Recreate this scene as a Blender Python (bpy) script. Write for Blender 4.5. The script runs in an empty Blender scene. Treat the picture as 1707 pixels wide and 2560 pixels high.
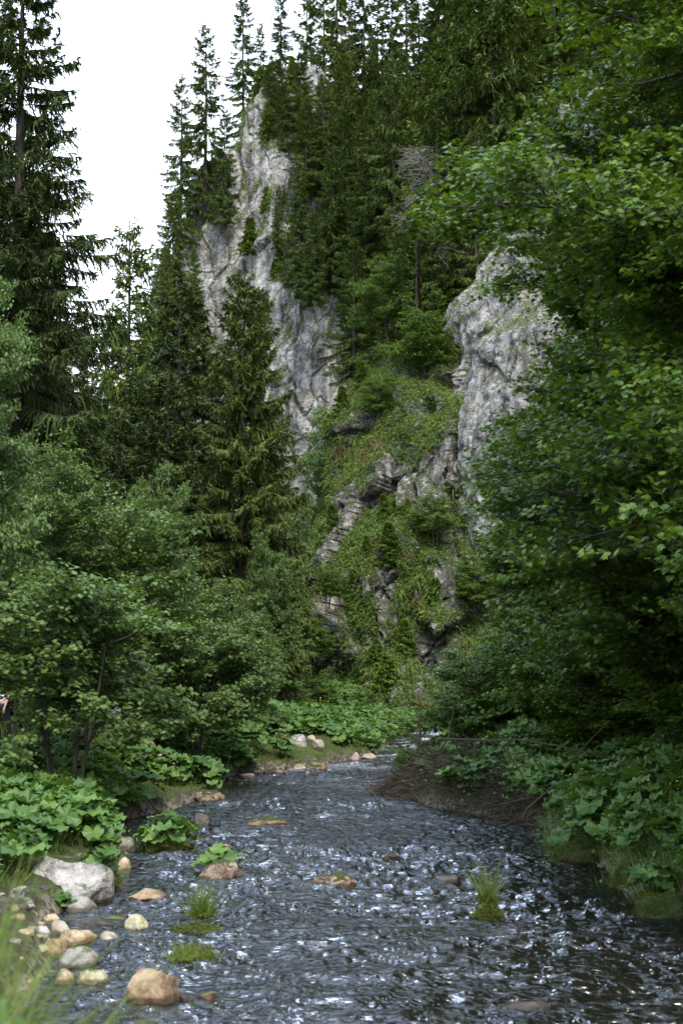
import bpy, math, random
import numpy as np
from mathutils import Vector

# ------------------------------------------------------------ camera, world, sun, exposure
FPX = 3556.0; CAMZ = 3.0
PITCH = math.atan(370 / FPX)
sc = bpy.context.scene
COL = sc.collection
cam_d = bpy.data.cameras.new("camera"); cam = bpy.data.objects.new("camera", cam_d); COL.objects.link(cam)
cam.location = (0, 0, CAMZ); cam.rotation_euler = (math.pi / 2 + PITCH, 0, 0)
cam_d.sensor_fit = 'HORIZONTAL'; cam_d.sensor_width = 24.0; cam_d.lens = 24.0 * FPX / 1707
cam_d.clip_start = 0.05; cam_d.clip_end = 3000
cam_d.dof.use_dof = True; cam_d.dof.focus_distance = 55; cam_d.dof.aperture_fstop = 3.2
sc.camera = cam
sc.view_settings.view_transform = 'Standard'; sc.view_settings.look = 'None'
sc.view_settings.exposure = 1.05; sc.view_settings.gamma = 1.0
sc.render.engine = 'CYCLES'
sc.cycles.max_bounces = 6; sc.cycles.diffuse_bounces = 3; sc.cycles.glossy_bounces = 2
sc.cycles.transmission_bounces = 3; sc.cycles.transparent_max_bounces = 6
sc.cycles.use_denoising = True
sc.cycles.sample_clamp_indirect = 4

SUN_EL, SUN_AZ = math.radians(54), math.radians(168)     # azimuth clockwise from +Y: behind the camera, right
w = bpy.data.worlds.new("World"); sc.world = w; w.use_nodes = True
nt = w.node_tree; nt.nodes.clear()
def N(t, typ, **kw):
    n = t.nodes.new(typ)
    for k, v in kw.items(): setattr(n, k, v)
    return n
sky = N(nt, 'ShaderNodeTexSky', sky_type='NISHITA', sun_disc=False, sun_elevation=SUN_EL, sun_rotation=SUN_AZ)
tc = N(nt, 'ShaderNodeTexCoord'); mp = N(nt, 'ShaderNodeMapping'); mp.inputs['Scale'].default_value = (1.4, 1.4, 2.2)
nz = N(nt, 'ShaderNodeTexNoise'); nz.inputs['Scale'].default_value = 2.2; nz.inputs['Detail'].default_value = 5
mp.inputs['Location'].default_value = (0.4, 0.0, 0.0)
rp = N(nt, 'ShaderNodeValToRGB'); rp.color_ramp.elements[0].position = 0.45; rp.color_ramp.elements[1].position = 0.60
mx = N(nt, 'ShaderNodeMix', data_type='RGBA'); 
bg = N(nt, 'ShaderNodeBackground'); bg.inputs['Strength'].default_value = 0.15
out = N(nt, 'ShaderNodeOutputWorld')
nt.links.new(tc.outputs['Generated'], mp.inputs['Vector']); nt.links.new(mp.outputs['Vector'], nz.inputs['Vector'])
sz = N(nt, 'ShaderNodeSeparateXYZ'); nt.links.new(tc.outputs['Generated'], sz.inputs[0])
def wm_(op, a, b_, cl=False):
    n = N(nt, 'ShaderNodeMath', operation=op, use_clamp=cl)
    for k, v_ in enumerate((a, b_)):
        if isinstance(v_, (int, float)): n.inputs[k].default_value = v_
        else: nt.links.new(v_, n.inputs[k])
    return n.outputs[0]
low = wm_('MULTIPLY', wm_('SUBTRACT', .60, sz.outputs['Z'], True), 1.3)      # closed cloud deck low down, gaps overhead
fac = wm_('ADD', nz.outputs['Fac'], low)
cv = wm_('ADD', wm_('MULTIPLY', wm_('MAXIMUM', sz.outputs['Z'], 0.0), 11.5), 6.5)   # overcast deck, brighter overhead
cc = N(nt, 'ShaderNodeCombineXYZ')
for k, (q0, q1) in enumerate(((.95, -.26), (.97, -.06), (1.03, .24))): nt.links.new(wm_('MULTIPLY', cv, wm_('ADD', wm_('MULTIPLY', wm_('MAXIMUM', sz.outputs['Z'], 0.0), q1), q0)), cc.inputs[k])
nt.links.new(cc.outputs[0], mx.inputs['B'])
nt.links.new(fac, rp.inputs['Fac']); nt.links.new(rp.outputs['Color'], mx.inputs['Factor'])
nt.links.new(sky.outputs['Color'], mx.inputs['A']); nt.links.new(mx.outputs['Result'], bg.inputs['Color'])
nt.links.new(bg.outputs['Background'], out.inputs['Surface'])

sl = bpy.data.lights.new("sun", 'SUN'); sl.energy = 2.2; sl.angle = math.radians(12); sl.color = (1.0, 0.93, 0.80)
so = bpy.data.objects.new("sun", sl); COL.objects.link(so)
sd = Vector((math.sin(SUN_AZ) * math.cos(SUN_EL), math.cos(SUN_AZ) * math.cos(SUN_EL), math.sin(SUN_EL)))
so.rotation_euler = sd.to_track_quat('Z', 'Y').to_euler(); so.location = (-20, -20, 60)

# ------------------------------------------------------------ coordinates (photo read at 1568 x 2352)
K = 1707 / 1568
def ray(xd, yd):
    u = (xd * K - 853.5) / FPX; v = (1280 - yd * K) / FPX
    return u, math.cos(PITCH) - v * math.sin(PITCH), math.sin(PITCH) + v * math.cos(PITCH)
def W(xd, yd, Y):
    a, b, c = ray(xd, yd); s = Y / b
    return np.array((a * s, Y, CAMZ + c * s))
def G(xd, yd, z=0.0):
    a, b, c = ray(xd, yd); s = (z - CAMZ) / c
    return np.array((a * s, b * s, z))

# ------------------------------------------------------------ noise
def _h(ix, iy, iz, s):
    n = (ix.astype(np.int64) * 374761393 + iy.astype(np.int64) * 668265263 + iz.astype(np.int64) * 2147483647 + s * 974634777) & 0xffffffff
    n = ((n ^ (n >> 13)) * 1274126177) & 0xffffffff
    n = ((n ^ (n >> 16)) * 2246822519) & 0xffffffff
    return ((n ^ (n >> 15)) & 0xffffff) / float(0xffffff)
def vnoise(P, s=0):
    i = np.floor(P).astype(np.int64); f = P - i; f = f * f * f * (f * (f * 6 - 15) + 10)
    r = 0
    for dx in (0, 1):
        wx = f[:, 0] if dx else 1 - f[:, 0]
        for dy in (0, 1):
            wy = f[:, 1] if dy else 1 - f[:, 1]
            for dz in (0, 1):
                wz = f[:, 2] if dz else 1 - f[:, 2]
                r = r + wx * wy * wz * _h(i[:, 0] + dx, i[:, 1] + dy, i[:, 2] + dz, s)
    return r * 2 - 1
def fbm(P, o=4, s=0, g=0.5):
    r = 0; a = 1
    for k in range(o):
        r = r + a * vnoise(P * 2.03 ** k + 17.3 * k, s + k); a *= g
    return r
def facets(P, s=0, k=0.5):
    """broken-block relief: every Voronoi cell is a tilted plane"""
    i = np.floor(P).astype(np.int64); best = np.full(len(P), 9e9); sec = np.full(len(P), 9e9); val = np.zeros(len(P))
    for dx in (-1, 0, 1):
        for dy in (-1, 0, 1):
            for dz in (-1, 0, 1):
                c = i + np.array((dx, dy, dz))
                r = [_h(c[:, 0], c[:, 1], c[:, 2], s + q) for q in range(7)]
                q = np.stack((c[:, 0] + r[0], c[:, 1] + r[1], c[:, 2] + r[2]), 1)
                d = P - q; dd = (d * d).sum(1)
                v = (r[3] - .5) + k * (d[:, 0] * (r[4] * 2 - 1) + d[:, 1] * (r[5] * 2 - 1) + d[:, 2] * (r[6] * 2 - 1)) * 2
                m = dd < best
                sec = np.where(m, best, np.minimum(sec, dd)); val = np.where(m, v, val); best = np.where(m, dd, best)
    return val, np.sqrt(sec) - np.sqrt(best)
def sstep(a, b, x):
    t = np.clip((x - a) / (b - a), 0, 1); return t * t * (3 - 2 * t)

# ------------------------------------------------------------ mesh helpers
def mesh(name, V, F, mat, smooth=False):
    V = np.asarray(V, np.float32); F = np.asarray(F, np.int32); k = F.shape[1]
    m = bpy.data.meshes.new(name)
    m.vertices.add(len(V)); m.vertices.foreach_set('co', V.ravel())
    m.loops.add(F.size); m.loops.foreach_set('vertex_index', F.ravel())
    m.polygons.add(len(F)); m.polygons.foreach_set('loop_start', np.arange(0, F.size, k, dtype=np.int32))
    m.polygons.foreach_set('use_smooth', np.full(len(F), smooth, bool))
    m.update(calc_edges=True); m.materials.append(mat)
    return m
def obj(name, m, parent=None, loc=(0, 0, 0), rotz=0, scale=1):
    o = bpy.data.objects.new(name, m); COL.objects.link(o); o.location = [float(q) for q in loc]
    o.rotation_euler[2] = rotz; o.scale = (scale,) * 3 if np.isscalar(scale) else [float(q) for q in scale]
    if parent: o.parent = parent
    return o
def tag(o, label=None, cat=None, group=None, kind=None):
    for k, v in (('label', label), ('category', cat), ('group', group), ('kind', kind)):
        if v: o[k] = v
    return o
def copy_tree(root):
    r = root.copy(); COL.objects.link(r)
    for ch in root.children:
        c = ch.copy(); COL.objects.link(c); c.parent = r
        for g in ch.children:
            d = g.copy(); COL.objects.link(d); d.parent = c
    return r
class MB:
    def __init__(s): s.V = []; s.F = []; s.n = 0
    def add(s, V, F):
        if len(V) == 0: return
        s.V.append(V); s.F.append(F + s.n); s.n += len(V)
    def get(s): return np.concatenate(s.V), np.concatenate(s.F)
    def mesh(s, name, mat, smooth=False): return mesh(name, *s.get(), mat, smooth)
def nrm(v): return v / np.maximum(np.linalg.norm(v, axis=-1, keepdims=True), 1e-9)
def grid_faces(r, c, wrap=False):
    a = np.arange(r * c).reshape(r, c)
    if wrap: a = np.concatenate((a, a[:, :1]), 1)
    q = np.stack((a[:-1, :-1], a[:-1, 1:], a[1:, 1:], a[1:, :-1]), -1).reshape(-1, 4)
    return q
def tris(q): return np.concatenate((q[:, [0, 1, 2]], q[:, [0, 2, 3]]))
def tube(path, rad, sides=6):
    path = np.asarray(path, float); n = len(path); rad = np.broadcast_to(rad, n)
    t = nrm(np.gradient(path, axis=0)); up = np.where(np.abs(t[:, 2:3]) > .9, [[1., 0, 0]], [[0, 0, 1.]])
    a = nrm(np.cross(t, up)); b = np.cross(t, a)
    th = np.linspace(0, 2 * math.pi, sides, endpoint=False)
    V = path[:, None] + rad[:, None, None] * (np.cos(th)[None, :, None] * a[:, None] + np.sin(th)[None, :, None] * b[:, None])
    return V.reshape(-1, 3), tris(grid_faces(n, sides, True))
def ribbons(O, D, L, width, droop, rng, segs=2, tip=0.15, roll=None):
    """curved tapering strips: O origins, D unit directions, L lengths"""
    n = len(O); 
    if n == 0: return np.zeros((0, 3)), np.zeros((0, 3), int)
    L = np.broadcast_to(L, n); width = np.broadcast_to(width, n); droop = np.broadcast_to(droop, n)
    rv = rng.normal(size=(n, 3)) if roll is None else roll
    side = nrm(np.cross(D, rv))
    s = np.linspace(0, 1, segs + 1)
    P = O[:, None] + D[:, None] * (L[:, None] * s)[:, :, None]
    P[:, :, 2] -= droop[:, None] * L[:, None] * s[None] ** 2
    wv = (1 - s * (1 - tip))[None] * width[:, None] * .5
    V = np.stack((P - side[:, None] * wv[:, :, None], P + side[:, None] * wv[:, :, None]), 2).reshape(-1, 3)
    b = np.arange(segs) * 2
    f = np.stack((b, b + 1, b + 3, b + 2), 1); f = np.concatenate((f[:, [0, 1, 2]], f[:, [0, 2, 3]]))
    F = (f[None] + (np.arange(n) * 2 * (segs + 1))[:, None, None]).reshape(-1, 3)
    return V, F
def stamp(T, TF, pos, ex, ey, ez, sc_):
    """copy template T to every pos with axes ex,ey,ez"""
    n = len(pos); sc_ = np.broadcast_to(sc_, n)[:, None, None]
    V = pos[:, None] + sc_ * (T[None, :, 0:1] * ex[:, None] + T[None, :, 1:2] * ey[:, None] + T[None, :, 2:3] * ez[:, None])
    F = (TF[None] + (np.arange(n) * len(T))[:, None, None]).reshape(-1, 3)
    return V.reshape(-1, 3), F
def frames(nv, rng, fwd=None):
    ez = nrm(nv); r = rng.normal(size=nv.shape) if fwd is None else fwd + 0.5 * rng.normal(size=nv.shape)
    ex = nrm(np.cross(r, ez)); ey = np.cross(ez, ex)
    return ex, ey, ez
def fan(pts):
    P = np.array(pts, float); n = len(P); V = np.concatenate((P[:1] * 0 + [[0, P[:, 1].mean() * .6, P[:, 2].min() * .3]], P))
    F = np.array([(0, 1 + k, 1 + (k + 1) % n) for k in range(n)])
    return V, F
# five-lobed maple leaf, stalk at the origin, 1 unit long
_ml = [(0, 0), (.30, -.06), (.26, .12), (.60, .22), (.36, .42), (.40, .70), (.16, .62), (0, 1)]
_ml = _ml + [(-x, y) for x, y in _ml[-2:0:-1]]
MAPLE = fan([(x, y - .1, -.28 * abs(x) - .25 * max(0, y - .5) ** 2) for x, y in _ml])
# round, shallowly scalloped butterbur leaf
_bl = []
for k in range(15):
    a = math.radians(-72 + 324 / 14 * k + 0) ; r = (1.0 + (.05 if k % 2 else -.06)) 
    a = math.radians(-162 + 324 / 14 * k)
    _bl.append((r * math.sin(a), r * math.cos(a) , .12 * (1 if k % 2 else -1) - .12 * math.cos(a)))
_bl.append((0, -.12, -.05))
BUTTER = fan(_bl)
SMALL = fan([(0, 0, 0), (.28, .3, .05), (.2, .75, .0), (0, 1, -.1), (-.2, .75, 0), (-.28, .3, .05)])

# ------------------------------------------------------------ materials
def mat(name, rough=.8, spec=.3):
    m = bpy.data.materials.new(name); m.use_nodes = True; t = m.node_tree
    b = t.nodes['Principled BSDF']; b.inputs['Roughness'].default_value = rough; b.inputs['Specular IOR Level'].default_value = spec
    return m, t, b
def ramp(t, fac, stops):
    r = N(t, 'ShaderNodeValToRGB'); e = r.color_ramp.elements
    while len(e) < len(stops): e.new(.5)
    for q, (p, c) in zip(e, stops): q.position = p; q.color = (*c, 1)
    t.links.new(fac, r.inputs['Fac']); return r.outputs['Color']
def tnoise(t, scale, detail=4, vec=None, rough=.55, dist=0):
    n = N(t, 'ShaderNodeTexNoise'); n.inputs['Scale'].default_value = scale; n.inputs['Detail'].default_value = detail
    n.inputs['Roughness'].default_value = rough; n.inputs['Distortion'].default_value = dist
    if vec is not None: t.links.new(vec, n.inputs['Vector'])
    return n.outputs['Fac']
def pos(t, scale=(1, 1, 1)):
    g = N(t, 'ShaderNodeNewGeometry'); m = N(t, 'ShaderNodeMapping'); m.inputs['Scale'].default_value = scale
    t.links.new(g.outputs['Position'], m.inputs['Vector']); return m.outputs['Vector'], g
def mixc(t, fac, a, b, mode='MIX'):
    m = N(t, 'ShaderNodeMix', data_type='RGBA', blend_type=mode)
    for s_, v in (('Factor', fac), ('A', a), ('B', b)):
        if isinstance(v, (int, float)): m.inputs[s_].default_value = v
        elif isinstance(v, tuple): m.inputs[s_].default_value = (*v, 1)
        else: t.links.new(v, m.inputs[s_])
    return m.outputs['Result']
def math_(t, op, a, b=None, clamp=False):
    m = N(t, 'ShaderNodeMath', operation=op, use_clamp=clamp)
    for k, v in enumerate((a, b)):
        if v is None: continue
        if isinstance(v, (int, float)): m.inputs[k].default_value = v
        else: t.links.new(v, m.inputs[k])
    return m.outputs[0]
def bump(t, b, h, strength, dist):
    n = N(t, 'ShaderNodeBump'); n.inputs['Strength'].default_value = strength; n.inputs['Distance'].default_value = dist
    t.links.new(h, n.inputs['Height']); t.links.new(n.outputs['Normal'], b.inputs['Normal'])
def leafmat(name, c0, c1, c2, rough=.45, spec=.4, trans=.25, per_object=.0, dead=None):
    m, t, b = mat(name, rough, spec)
    v, g = pos(t)
    ri = g.outputs['Random Per Island']; nn = tnoise(t, .45, 2, v)
    f = math_(t, 'ADD', math_(t, 'MULTIPLY', ri, .55), math_(t, 'MULTIPLY', nn, .5), True)
    if per_object:
        oi = N(t, 'ShaderNodeObjectInfo')
        f = math_(t, 'ADD', f, math_(t, 'MULTIPLY', math_(t, 'SUBTRACT', oi.outputs['Random'], .5), per_object), True)
    st = [(.12, c0), (.5, c1), (.85, c2)]
    if dead: st += [(.955, c2), (.965, dead)]
    c = ramp(t, f, st)
    t.links.new(c, b.inputs['Base Color'])
    tr = N(t, 'ShaderNodeBsdfTranslucent'); t.links.new(mixc(t, 1.0, c, (1.5, 1.35, .5), 'MULTIPLY'), tr.inputs['Color'])
    ms = N(t, 'ShaderNodeMixShader'); ms.inputs['Fac'].default_value = trans
    t.links.new(b.outputs[0], ms.inputs[1]); t.links.new(tr.outputs[0], ms.inputs[2])
    t.links.new(ms.outputs[0], t.nodes['Material Output'].inputs['Surface'])
    return m
M = {}
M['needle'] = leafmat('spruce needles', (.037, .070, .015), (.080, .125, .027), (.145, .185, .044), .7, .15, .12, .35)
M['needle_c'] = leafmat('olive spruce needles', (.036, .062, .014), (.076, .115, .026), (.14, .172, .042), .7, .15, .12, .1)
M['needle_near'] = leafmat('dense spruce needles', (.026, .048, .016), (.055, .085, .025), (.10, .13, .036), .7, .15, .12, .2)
M['needle_fresh'] = leafmat('young spruce needles', (.06, .11, .018), (.11, .18, .028), (.19, .25, .05), .7, .15, .2, .3)
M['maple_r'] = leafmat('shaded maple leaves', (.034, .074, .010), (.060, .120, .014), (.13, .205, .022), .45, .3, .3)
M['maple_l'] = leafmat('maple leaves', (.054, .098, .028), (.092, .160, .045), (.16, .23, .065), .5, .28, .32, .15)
M['lime'] = leafmat('fresh shrub leaves', (.05, .10, .015), (.08, .15, .02), (.14, .20, .03), .5, .3, .3, .3)
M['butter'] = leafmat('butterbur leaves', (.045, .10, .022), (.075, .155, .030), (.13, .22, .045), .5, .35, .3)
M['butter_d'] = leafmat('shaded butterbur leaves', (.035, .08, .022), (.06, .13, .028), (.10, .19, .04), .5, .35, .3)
M['grass'] = leafmat('grass blades', (.06, .11, .02), (.10, .16, .03), (.20, .22, .06), .6, .25, .3, 0, (.3, .22, .1))
M['cliffgrass'] = leafmat('cliff grass', (.06, .105, .02), (.105, .165, .032), (.19, .22, .055), .75, .15, .2, 0, (.24, .16, .07))
M['cliffleaf'] = leafmat('cliff plants', (.035, .075, .016), (.065, .13, .024), (.13, .20, .04), .6, .25, .25)
M['mossfuzz'] = leafmat('moss tufts', (.035, .05, .008), (.075, .095, .014), (.14, .15, .03), .8, .1, .2)
M['drygrass'] = leafmat('dry hanging grass', (.10, .08, .03), (.15, .115, .045), (.14, .13, .04), .8, .1, .2)
M['twig'] = leafmat('dead twigs', (.024, .018, .012), (.058, .043, .029), (.14, .11, .08), .85, .15, .0)
M['greytwig'] = leafmat('grey dead twigs', (.12, .11, .10), (.18, .165, .15), (.25, .23, .21), .85, .15, .0)
def bark(name, c0, c1):
    m, t, b = mat(name, .9, .15); v, g = pos(t, (6, 6, 1.2)); n = tnoise(t, 2, 5, v)
    t.links.new(ramp(t, n, [(.35, c0), (.65, c1)]), b.inputs['Base Color']); bump(t, b, n, .5, .05); return m
M['bark'] = bark('spruce bark', (.045, .037, .03), (.11, .095, .08))
M['bark_m'] = bark('maple bark', (.03, .027, .022), (.075, .068, .058))

def rockmat(name, c0, c1, c2, moss=0.0, mosscol=(.06, .085, .015), scale=1.0, wet=False, bumpd=.03, streak=True, crack=.6):
    m, t, b = mat(name, .85 if not wet else .35, .3 if not wet else .5)
    v, g = pos(t); n1 = tnoise(t, 1.1 * scale, 8, v, .62, .15); n2 = tnoise(t, 7 * scale, 6, v, .7)
    f = math_(t, 'ADD', math_(t, 'MULTIPLY', n1, .7), math_(t, 'MULTIPLY', n2, .3))
    c = ramp(t, f, [(.40, c0), (.5, c1), (.60, c2)])
    if streak:
        v2, _ = pos(t, (1.1, 1.1, .10)); s_ = tnoise(t, .9 * scale, 5, v2, .65, .8)
        c = mixc(t, 1.0, c, ramp(t, s_, [(.38, (.42, .42, .43)), (.52, (1, 1, 1)), (.68, (1.12, 1.1, 1.07))]), 'MULTIPLY')
        v3, _ = pos(t, (.25, .25, .25)); s3 = tnoise(t, 1.0, 4, v3)
        c = mixc(t, math_(t, 'MULTIPLY', ramp(t, s3, [(.55, (0, 0, 0)), (.68, (1, 1, 1))]), .22), c, (.36, .32, .27))
    vo = N(t, 'ShaderNodeTexVoronoi', feature='DISTANCE_TO_EDGE'); vo.inputs['Scale'].default_value = .9 * scale
    vd = N(t, 'ShaderNodeMix', data_type='VECTOR'); vd.inputs['Factor'].default_value = .22
    nn = N(t, 'ShaderNodeTexNoise'); nn.inputs['Scale'].default_value = 1.6 * scale; nn.inputs['Detail'].default_value = 6; t.links.new(v, nn.inputs['Vector'])
    t.links.new(v, vd.inputs['A']); t.links.new(nn.outputs['Color'], vd.inputs['B']); t.links.new(vd.outputs['Result'], vo.inputs['Vector'])
    cr = ramp(t, vo.outputs['Distance'], [(0, (0, 0, 0)), (.05, (1, 1, 1))])
    hh = math_(t, 'ADD', math_(t, 'ADD', math_(t, 'MULTIPLY', n1, 2.5), math_(t, 'MULTIPLY', n2, 1.5)), math_(t, 'MULTIPLY', cr, crack))
    bump(t, b, hh, 1.0, bumpd)
    if streak: c = mixc(t, 1.0, c, ramp(t, vo.outputs['Distance'], [(0, (.35, .34, .34)), (.03, (1, 1, 1))]), 'MULTIPLY')
    if not streak:
        sz_ = N(t, 'ShaderNodeSeparateXYZ'); t.links.new(g.outputs['Position'], sz_.inputs[0])
        wet_ = math_(t, 'MULTIPLY', math_(t, 'SUBTRACT', math_(t, 'ADD', sz_.outputs['Z'], math_(t, 'MULTIPLY', math_(t, 'SUBTRACT', n1, .5), .1)), .035), 40.0, True)
        c = mixc(t, 1.0, c, ramp(t, wet_, [(0, (.38, .34, .30)), (1, (1, 1, 1))]), 'MULTIPLY')
    if moss > 0:
        sp = N(t, 'ShaderNodeSeparateXYZ'); t.links.new(g.outputs['Normal'], sp.inputs[0])
        nm = tnoise(t, 1.5 * scale, 6, v, .7)
        f2 = math_(t, 'ADD', sp.outputs['Z'], math_(t, 'MULTIPLY', math_(t, 'SUBTRACT', nm, .5), 2.4))
        f2 = math_(t, 'SUBTRACT', f2, 1 - moss); f2 = math_(t, 'MULTIPLY', f2, 5.0, True)
        mc = ramp(t, tnoise(t, 9 * scale, 3, v), [(.35, mosscol), (.6, tuple(1.6 * q for q in mosscol)), (.75, (mosscol[0] * 2.3, mosscol[1] * 1.6, mosscol[2] * 2))])
        c = mixc(t, f2, c, mc)
    t.links.new(c, b.inputs['Base Color'])
    return m
M['lime_far'] = rockmat('pale limestone', (.14, .138, .130), (.29, .287, .272), (.40, .395, .378), .52, (.06, .07, .018), scale=.9, bumpd=.05, crack=.25)
M['lime_up'] = rockmat('grey limestone', (.09, .088, .082), (.25, .242, .23), (.40, .39, .37), .5, (.06, .07, .018), scale=1.3, bumpd=.08, crack=.25)
M['lime_near'] = rockmat('mossy limestone', (.05, .044, .038), (.20, .185, .17), (.55, .51, .47), .60, (.035, .05, .014), 1.5, bumpd=.12, crack=.3)
M['rk_white'] = rockmat('white marbled boulder', (.14, .13, .12), (.42, .39, .35), (.66, .62, .56), .1, scale=2.2, bumpd=.06, streak=False)
M['rk_tan'] = rockmat('tan river stone', (.16, .10, .05), (.36, .26, .15), (.52, .42, .28), .12, scale=4, bumpd=.012, streak=False, crack=.15)
M['rk_orange'] = rockmat('orange brown stone', (.10, .065, .045), (.25, .16, .095), (.36, .28, .18), .15, scale=3.5, bumpd=.012, streak=False, crack=.2)
M['rk_pink'] = rockmat('pink granite stone', (.22, .165, .13), (.36, .29, .235), (.46, .40, .34), .05, scale=5, bumpd=.012, streak=False, crack=.1)
M['rk_grey'] = rockmat('grey river stone', (.17, .155, .13), (.27, .25, .22), (.36, .34, .30), .22, scale=5, bumpd=.012, streak=False, crack=.1)
M['rk_dark'] = rockmat('wet dark stone', (.025, .02, .015), (.06, .045, .03), (.10, .07, .045), 0, scale=4, wet=True, bumpd=.012, streak=False, crack=.1)
M['rk_moss'] = rockmat('mossy stone', (.08, .06, .04), (.24, .17, .12), (.40, .30, .24), .52, (.030, .040, .008), 4, bumpd=.02, streak=False, crack=.1)
M['rk_fullmoss'] = rockmat('thick mossed stone', (.05, .04, .025), (.12, .085, .05), (.2, .15, .1), 1.25, (.030, .045, .008), 4, bumpd=.03, streak=False, crack=.1)
M['rk_yellow'] = rockmat('yellowish stone', (.22, .19, .10), (.38, .34, .20), (.48, .44, .30), .12, scale=4, bumpd=.012, streak=False, crack=.1)

def groundmat(name, stops, sc_=1.5, rough=.95, bd=.05):
    m, t, b = mat(name, rough, .15); v, g = pos(t)
    f = math_(t, 'ADD', math_(t, 'MULTIPLY', tnoise(t, sc_, 6, v, .65), .6), math_(t, 'MULTIPLY', tnoise(t, sc_ * 8, 4, v), .4))
    t.links.new(ramp(t, f, stops), b.inputs['Base Color']); bump(t, b, f, .8, bd); return m
M['ground'] = groundmat('forest soil and moss', [(.38, (.03, .026, .014)), (.5, (.045, .055, .016)), (.62, (.075, .09, .025))])
m = M['ground']; t = m.node_tree; b = t.nodes['Principled BSDF']; v, g = pos(t)
sp = N(t, 'ShaderNodeSeparateXYZ'); t.links.new(g.outputs['Position'], sp.inputs[0])
vo = N(t, 'ShaderNodeTexVoronoi'); vo.inputs['Scale'].default_value = 16; t.links.new(v, vo.inputs['Vector'])
bw = N(t, 'ShaderNodeRGBToBW'); t.links.new(vo.outputs['Color'], bw.inputs[0])
gc = ramp(t, bw.outputs[0], [(.25, (.04, .032, .022)), (.5, (.10, .082, .06)), (.75, (.20, .17, .135))])
hf = math_(t, 'ADD', math_(t, 'MULTIPLY', sp.outputs['Z'], -4.0), math_(t, 'MULTIPLY', tnoise(t, 2.5, 5, v, .65), 2.4)); hf = math_(t, 'ADD', hf, .0, True)
old = b.inputs['Base Color'].links[0].from_socket
t.links.new(mixc(t, hf, old, gc), b.inputs['Base Color'])
M['bed'] = groundmat('stony river bed', [(.35, (.028, .022, .01)), (.48, (.10, .07, .03)), (.58, (.05, .05, .022)), (.7, (.2, .13, .06))], 2.5, .6, .06)
M['path'] = groundmat('pale gravel path', [(.35, (.26, .24, .22)), (.65, (.38, .36, .33))], 6, .95, .02)

m, t, b = mat('river water', .05, .5); M['water'] = m
v, g = pos(t, (.55, 1.3, 1))
t.nodes.remove(b)
h = tnoise(t, 11, 2, v, .5, .5)
bn = N(t, 'ShaderNodeBump'); bn.inputs['Strength'].default_value = 1.0; bn.inputs['Distance'].default_value = .07; t.links.new(h, bn.inputs['Height'])
fr = N(t, 'ShaderNodeFresnel'); fr.inputs['IOR'].default_value = 1.52; t.links.new(bn.outputs[0], fr.inputs['Normal'])
gl = N(t, 'ShaderNodeBsdfGlossy'); gl.inputs['Roughness'].default_value = .13; t.links.new(bn.outputs[0], gl.inputs['Normal']); gl.inputs['Color'].default_value = (.95, .97, 1, 1)
tp = N(t, 'ShaderNodeBsdfTransparent'); tp.inputs['Color'].default_value = (.42, .40, .30, 1)
df = N(t, 'ShaderNodeBsdfDiffuse'); df.inputs['Color'].default_value = (.016, .016, .010, 1)
ms0 = N(t, 'ShaderNodeMixShader'); ms0.inputs[0].default_value = .45; t.links.new(tp.outputs[0], ms0.inputs[1]); t.links.new(df.outputs[0], ms0.inputs[2])
ms = N(t, 'ShaderNodeMixShader'); t.links.new(fr.outputs[0], ms.inputs[0]); t.links.new(ms0.outputs[0], ms.inputs[1]); t.links.new(gl.outputs[0], ms.inputs[2])
at = N(t, 'ShaderNodeAttribute', attribute_name='foam')
fo = N(t, 'ShaderNodeBsdfDiffuse'); fo.inputs['Color'].default_value = (.62, .65, .7, 1)
ff = math_(t, 'MULTIPLY', at.outputs['Fac'], ramp(t, tnoise(t, 14, 5, v, .7), [(.45, (0, 0, 0)), (.62, (1, 1, 1))]))
ms2 = N(t, 'ShaderNodeMixShader'); t.links.new(ff, ms2.inputs[0]); t.links.new(ms.outputs[0], ms2.inputs[1]); t.links.new(fo.outputs[0], ms2.inputs[2])
t.links.new(ms2.outputs[0], t.nodes['Material Output'].inputs['Surface'])

# ------------------------------------------------------------ river edges and terrain
LE = [(-300, 2352), (20, 2335), (110, 2280), (150, 2225), (130, 2170), (110, 2120), (250, 2060), (290, 1985), (225, 1935), (250, 1895), (420, 1858), (500, 1825), (520, 1785), (600, 1774), (700, 1768), (800, 1748), (870, 1735), (905, 1702), (935, 1685)]
RE = [(2100, 2352), (1720, 2180), (1568, 2112), (1470, 2078), (1400, 2040), (1370, 1988), (1255, 1968), (1235, 1900), (1080, 1872), (960, 1850), (900, 1818), (1000, 1775), (1020, 1735), (1015, 1705), (1035, 1685)]
lp = np.array([G(*p)[:2] for p in LE]); rp_ = np.array([G(*p)[:2] for p in RE])
yE = lp[-1, 1]
lp = np.concatenate(([[-.8, -10], [-.8, 5.5]], lp[1:], [[lp[-1, 0] + 1.5, yE + 4], [9, yE + 9], [40, yE + 14]]))
rp_ = np.concatenate(([[6, -10], [6, 5]], rp_[1:], [[rp_[-1, 0] + 3, yE + 1.2], [11, yE + 3], [40, yE + 8]]))
def xl(y): return np.interp(y, lp[:, 1], lp[:, 0])
def xr(y): return np.interp(y, rp_[:, 1], rp_[:, 0])
def path_x(y): return np.interp(y, [0, 20, 30, 38, 48, 60, 80, 100], [-9.5, -9.2, -9.0, -9.1, -8.3, -7.8, -8.5, -12])
def path_z(y): return np.interp(y, [0, 30, 45, 60, 80, 120], [.6, .75, 1.0, 1.6, 3.2, 6])
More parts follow.
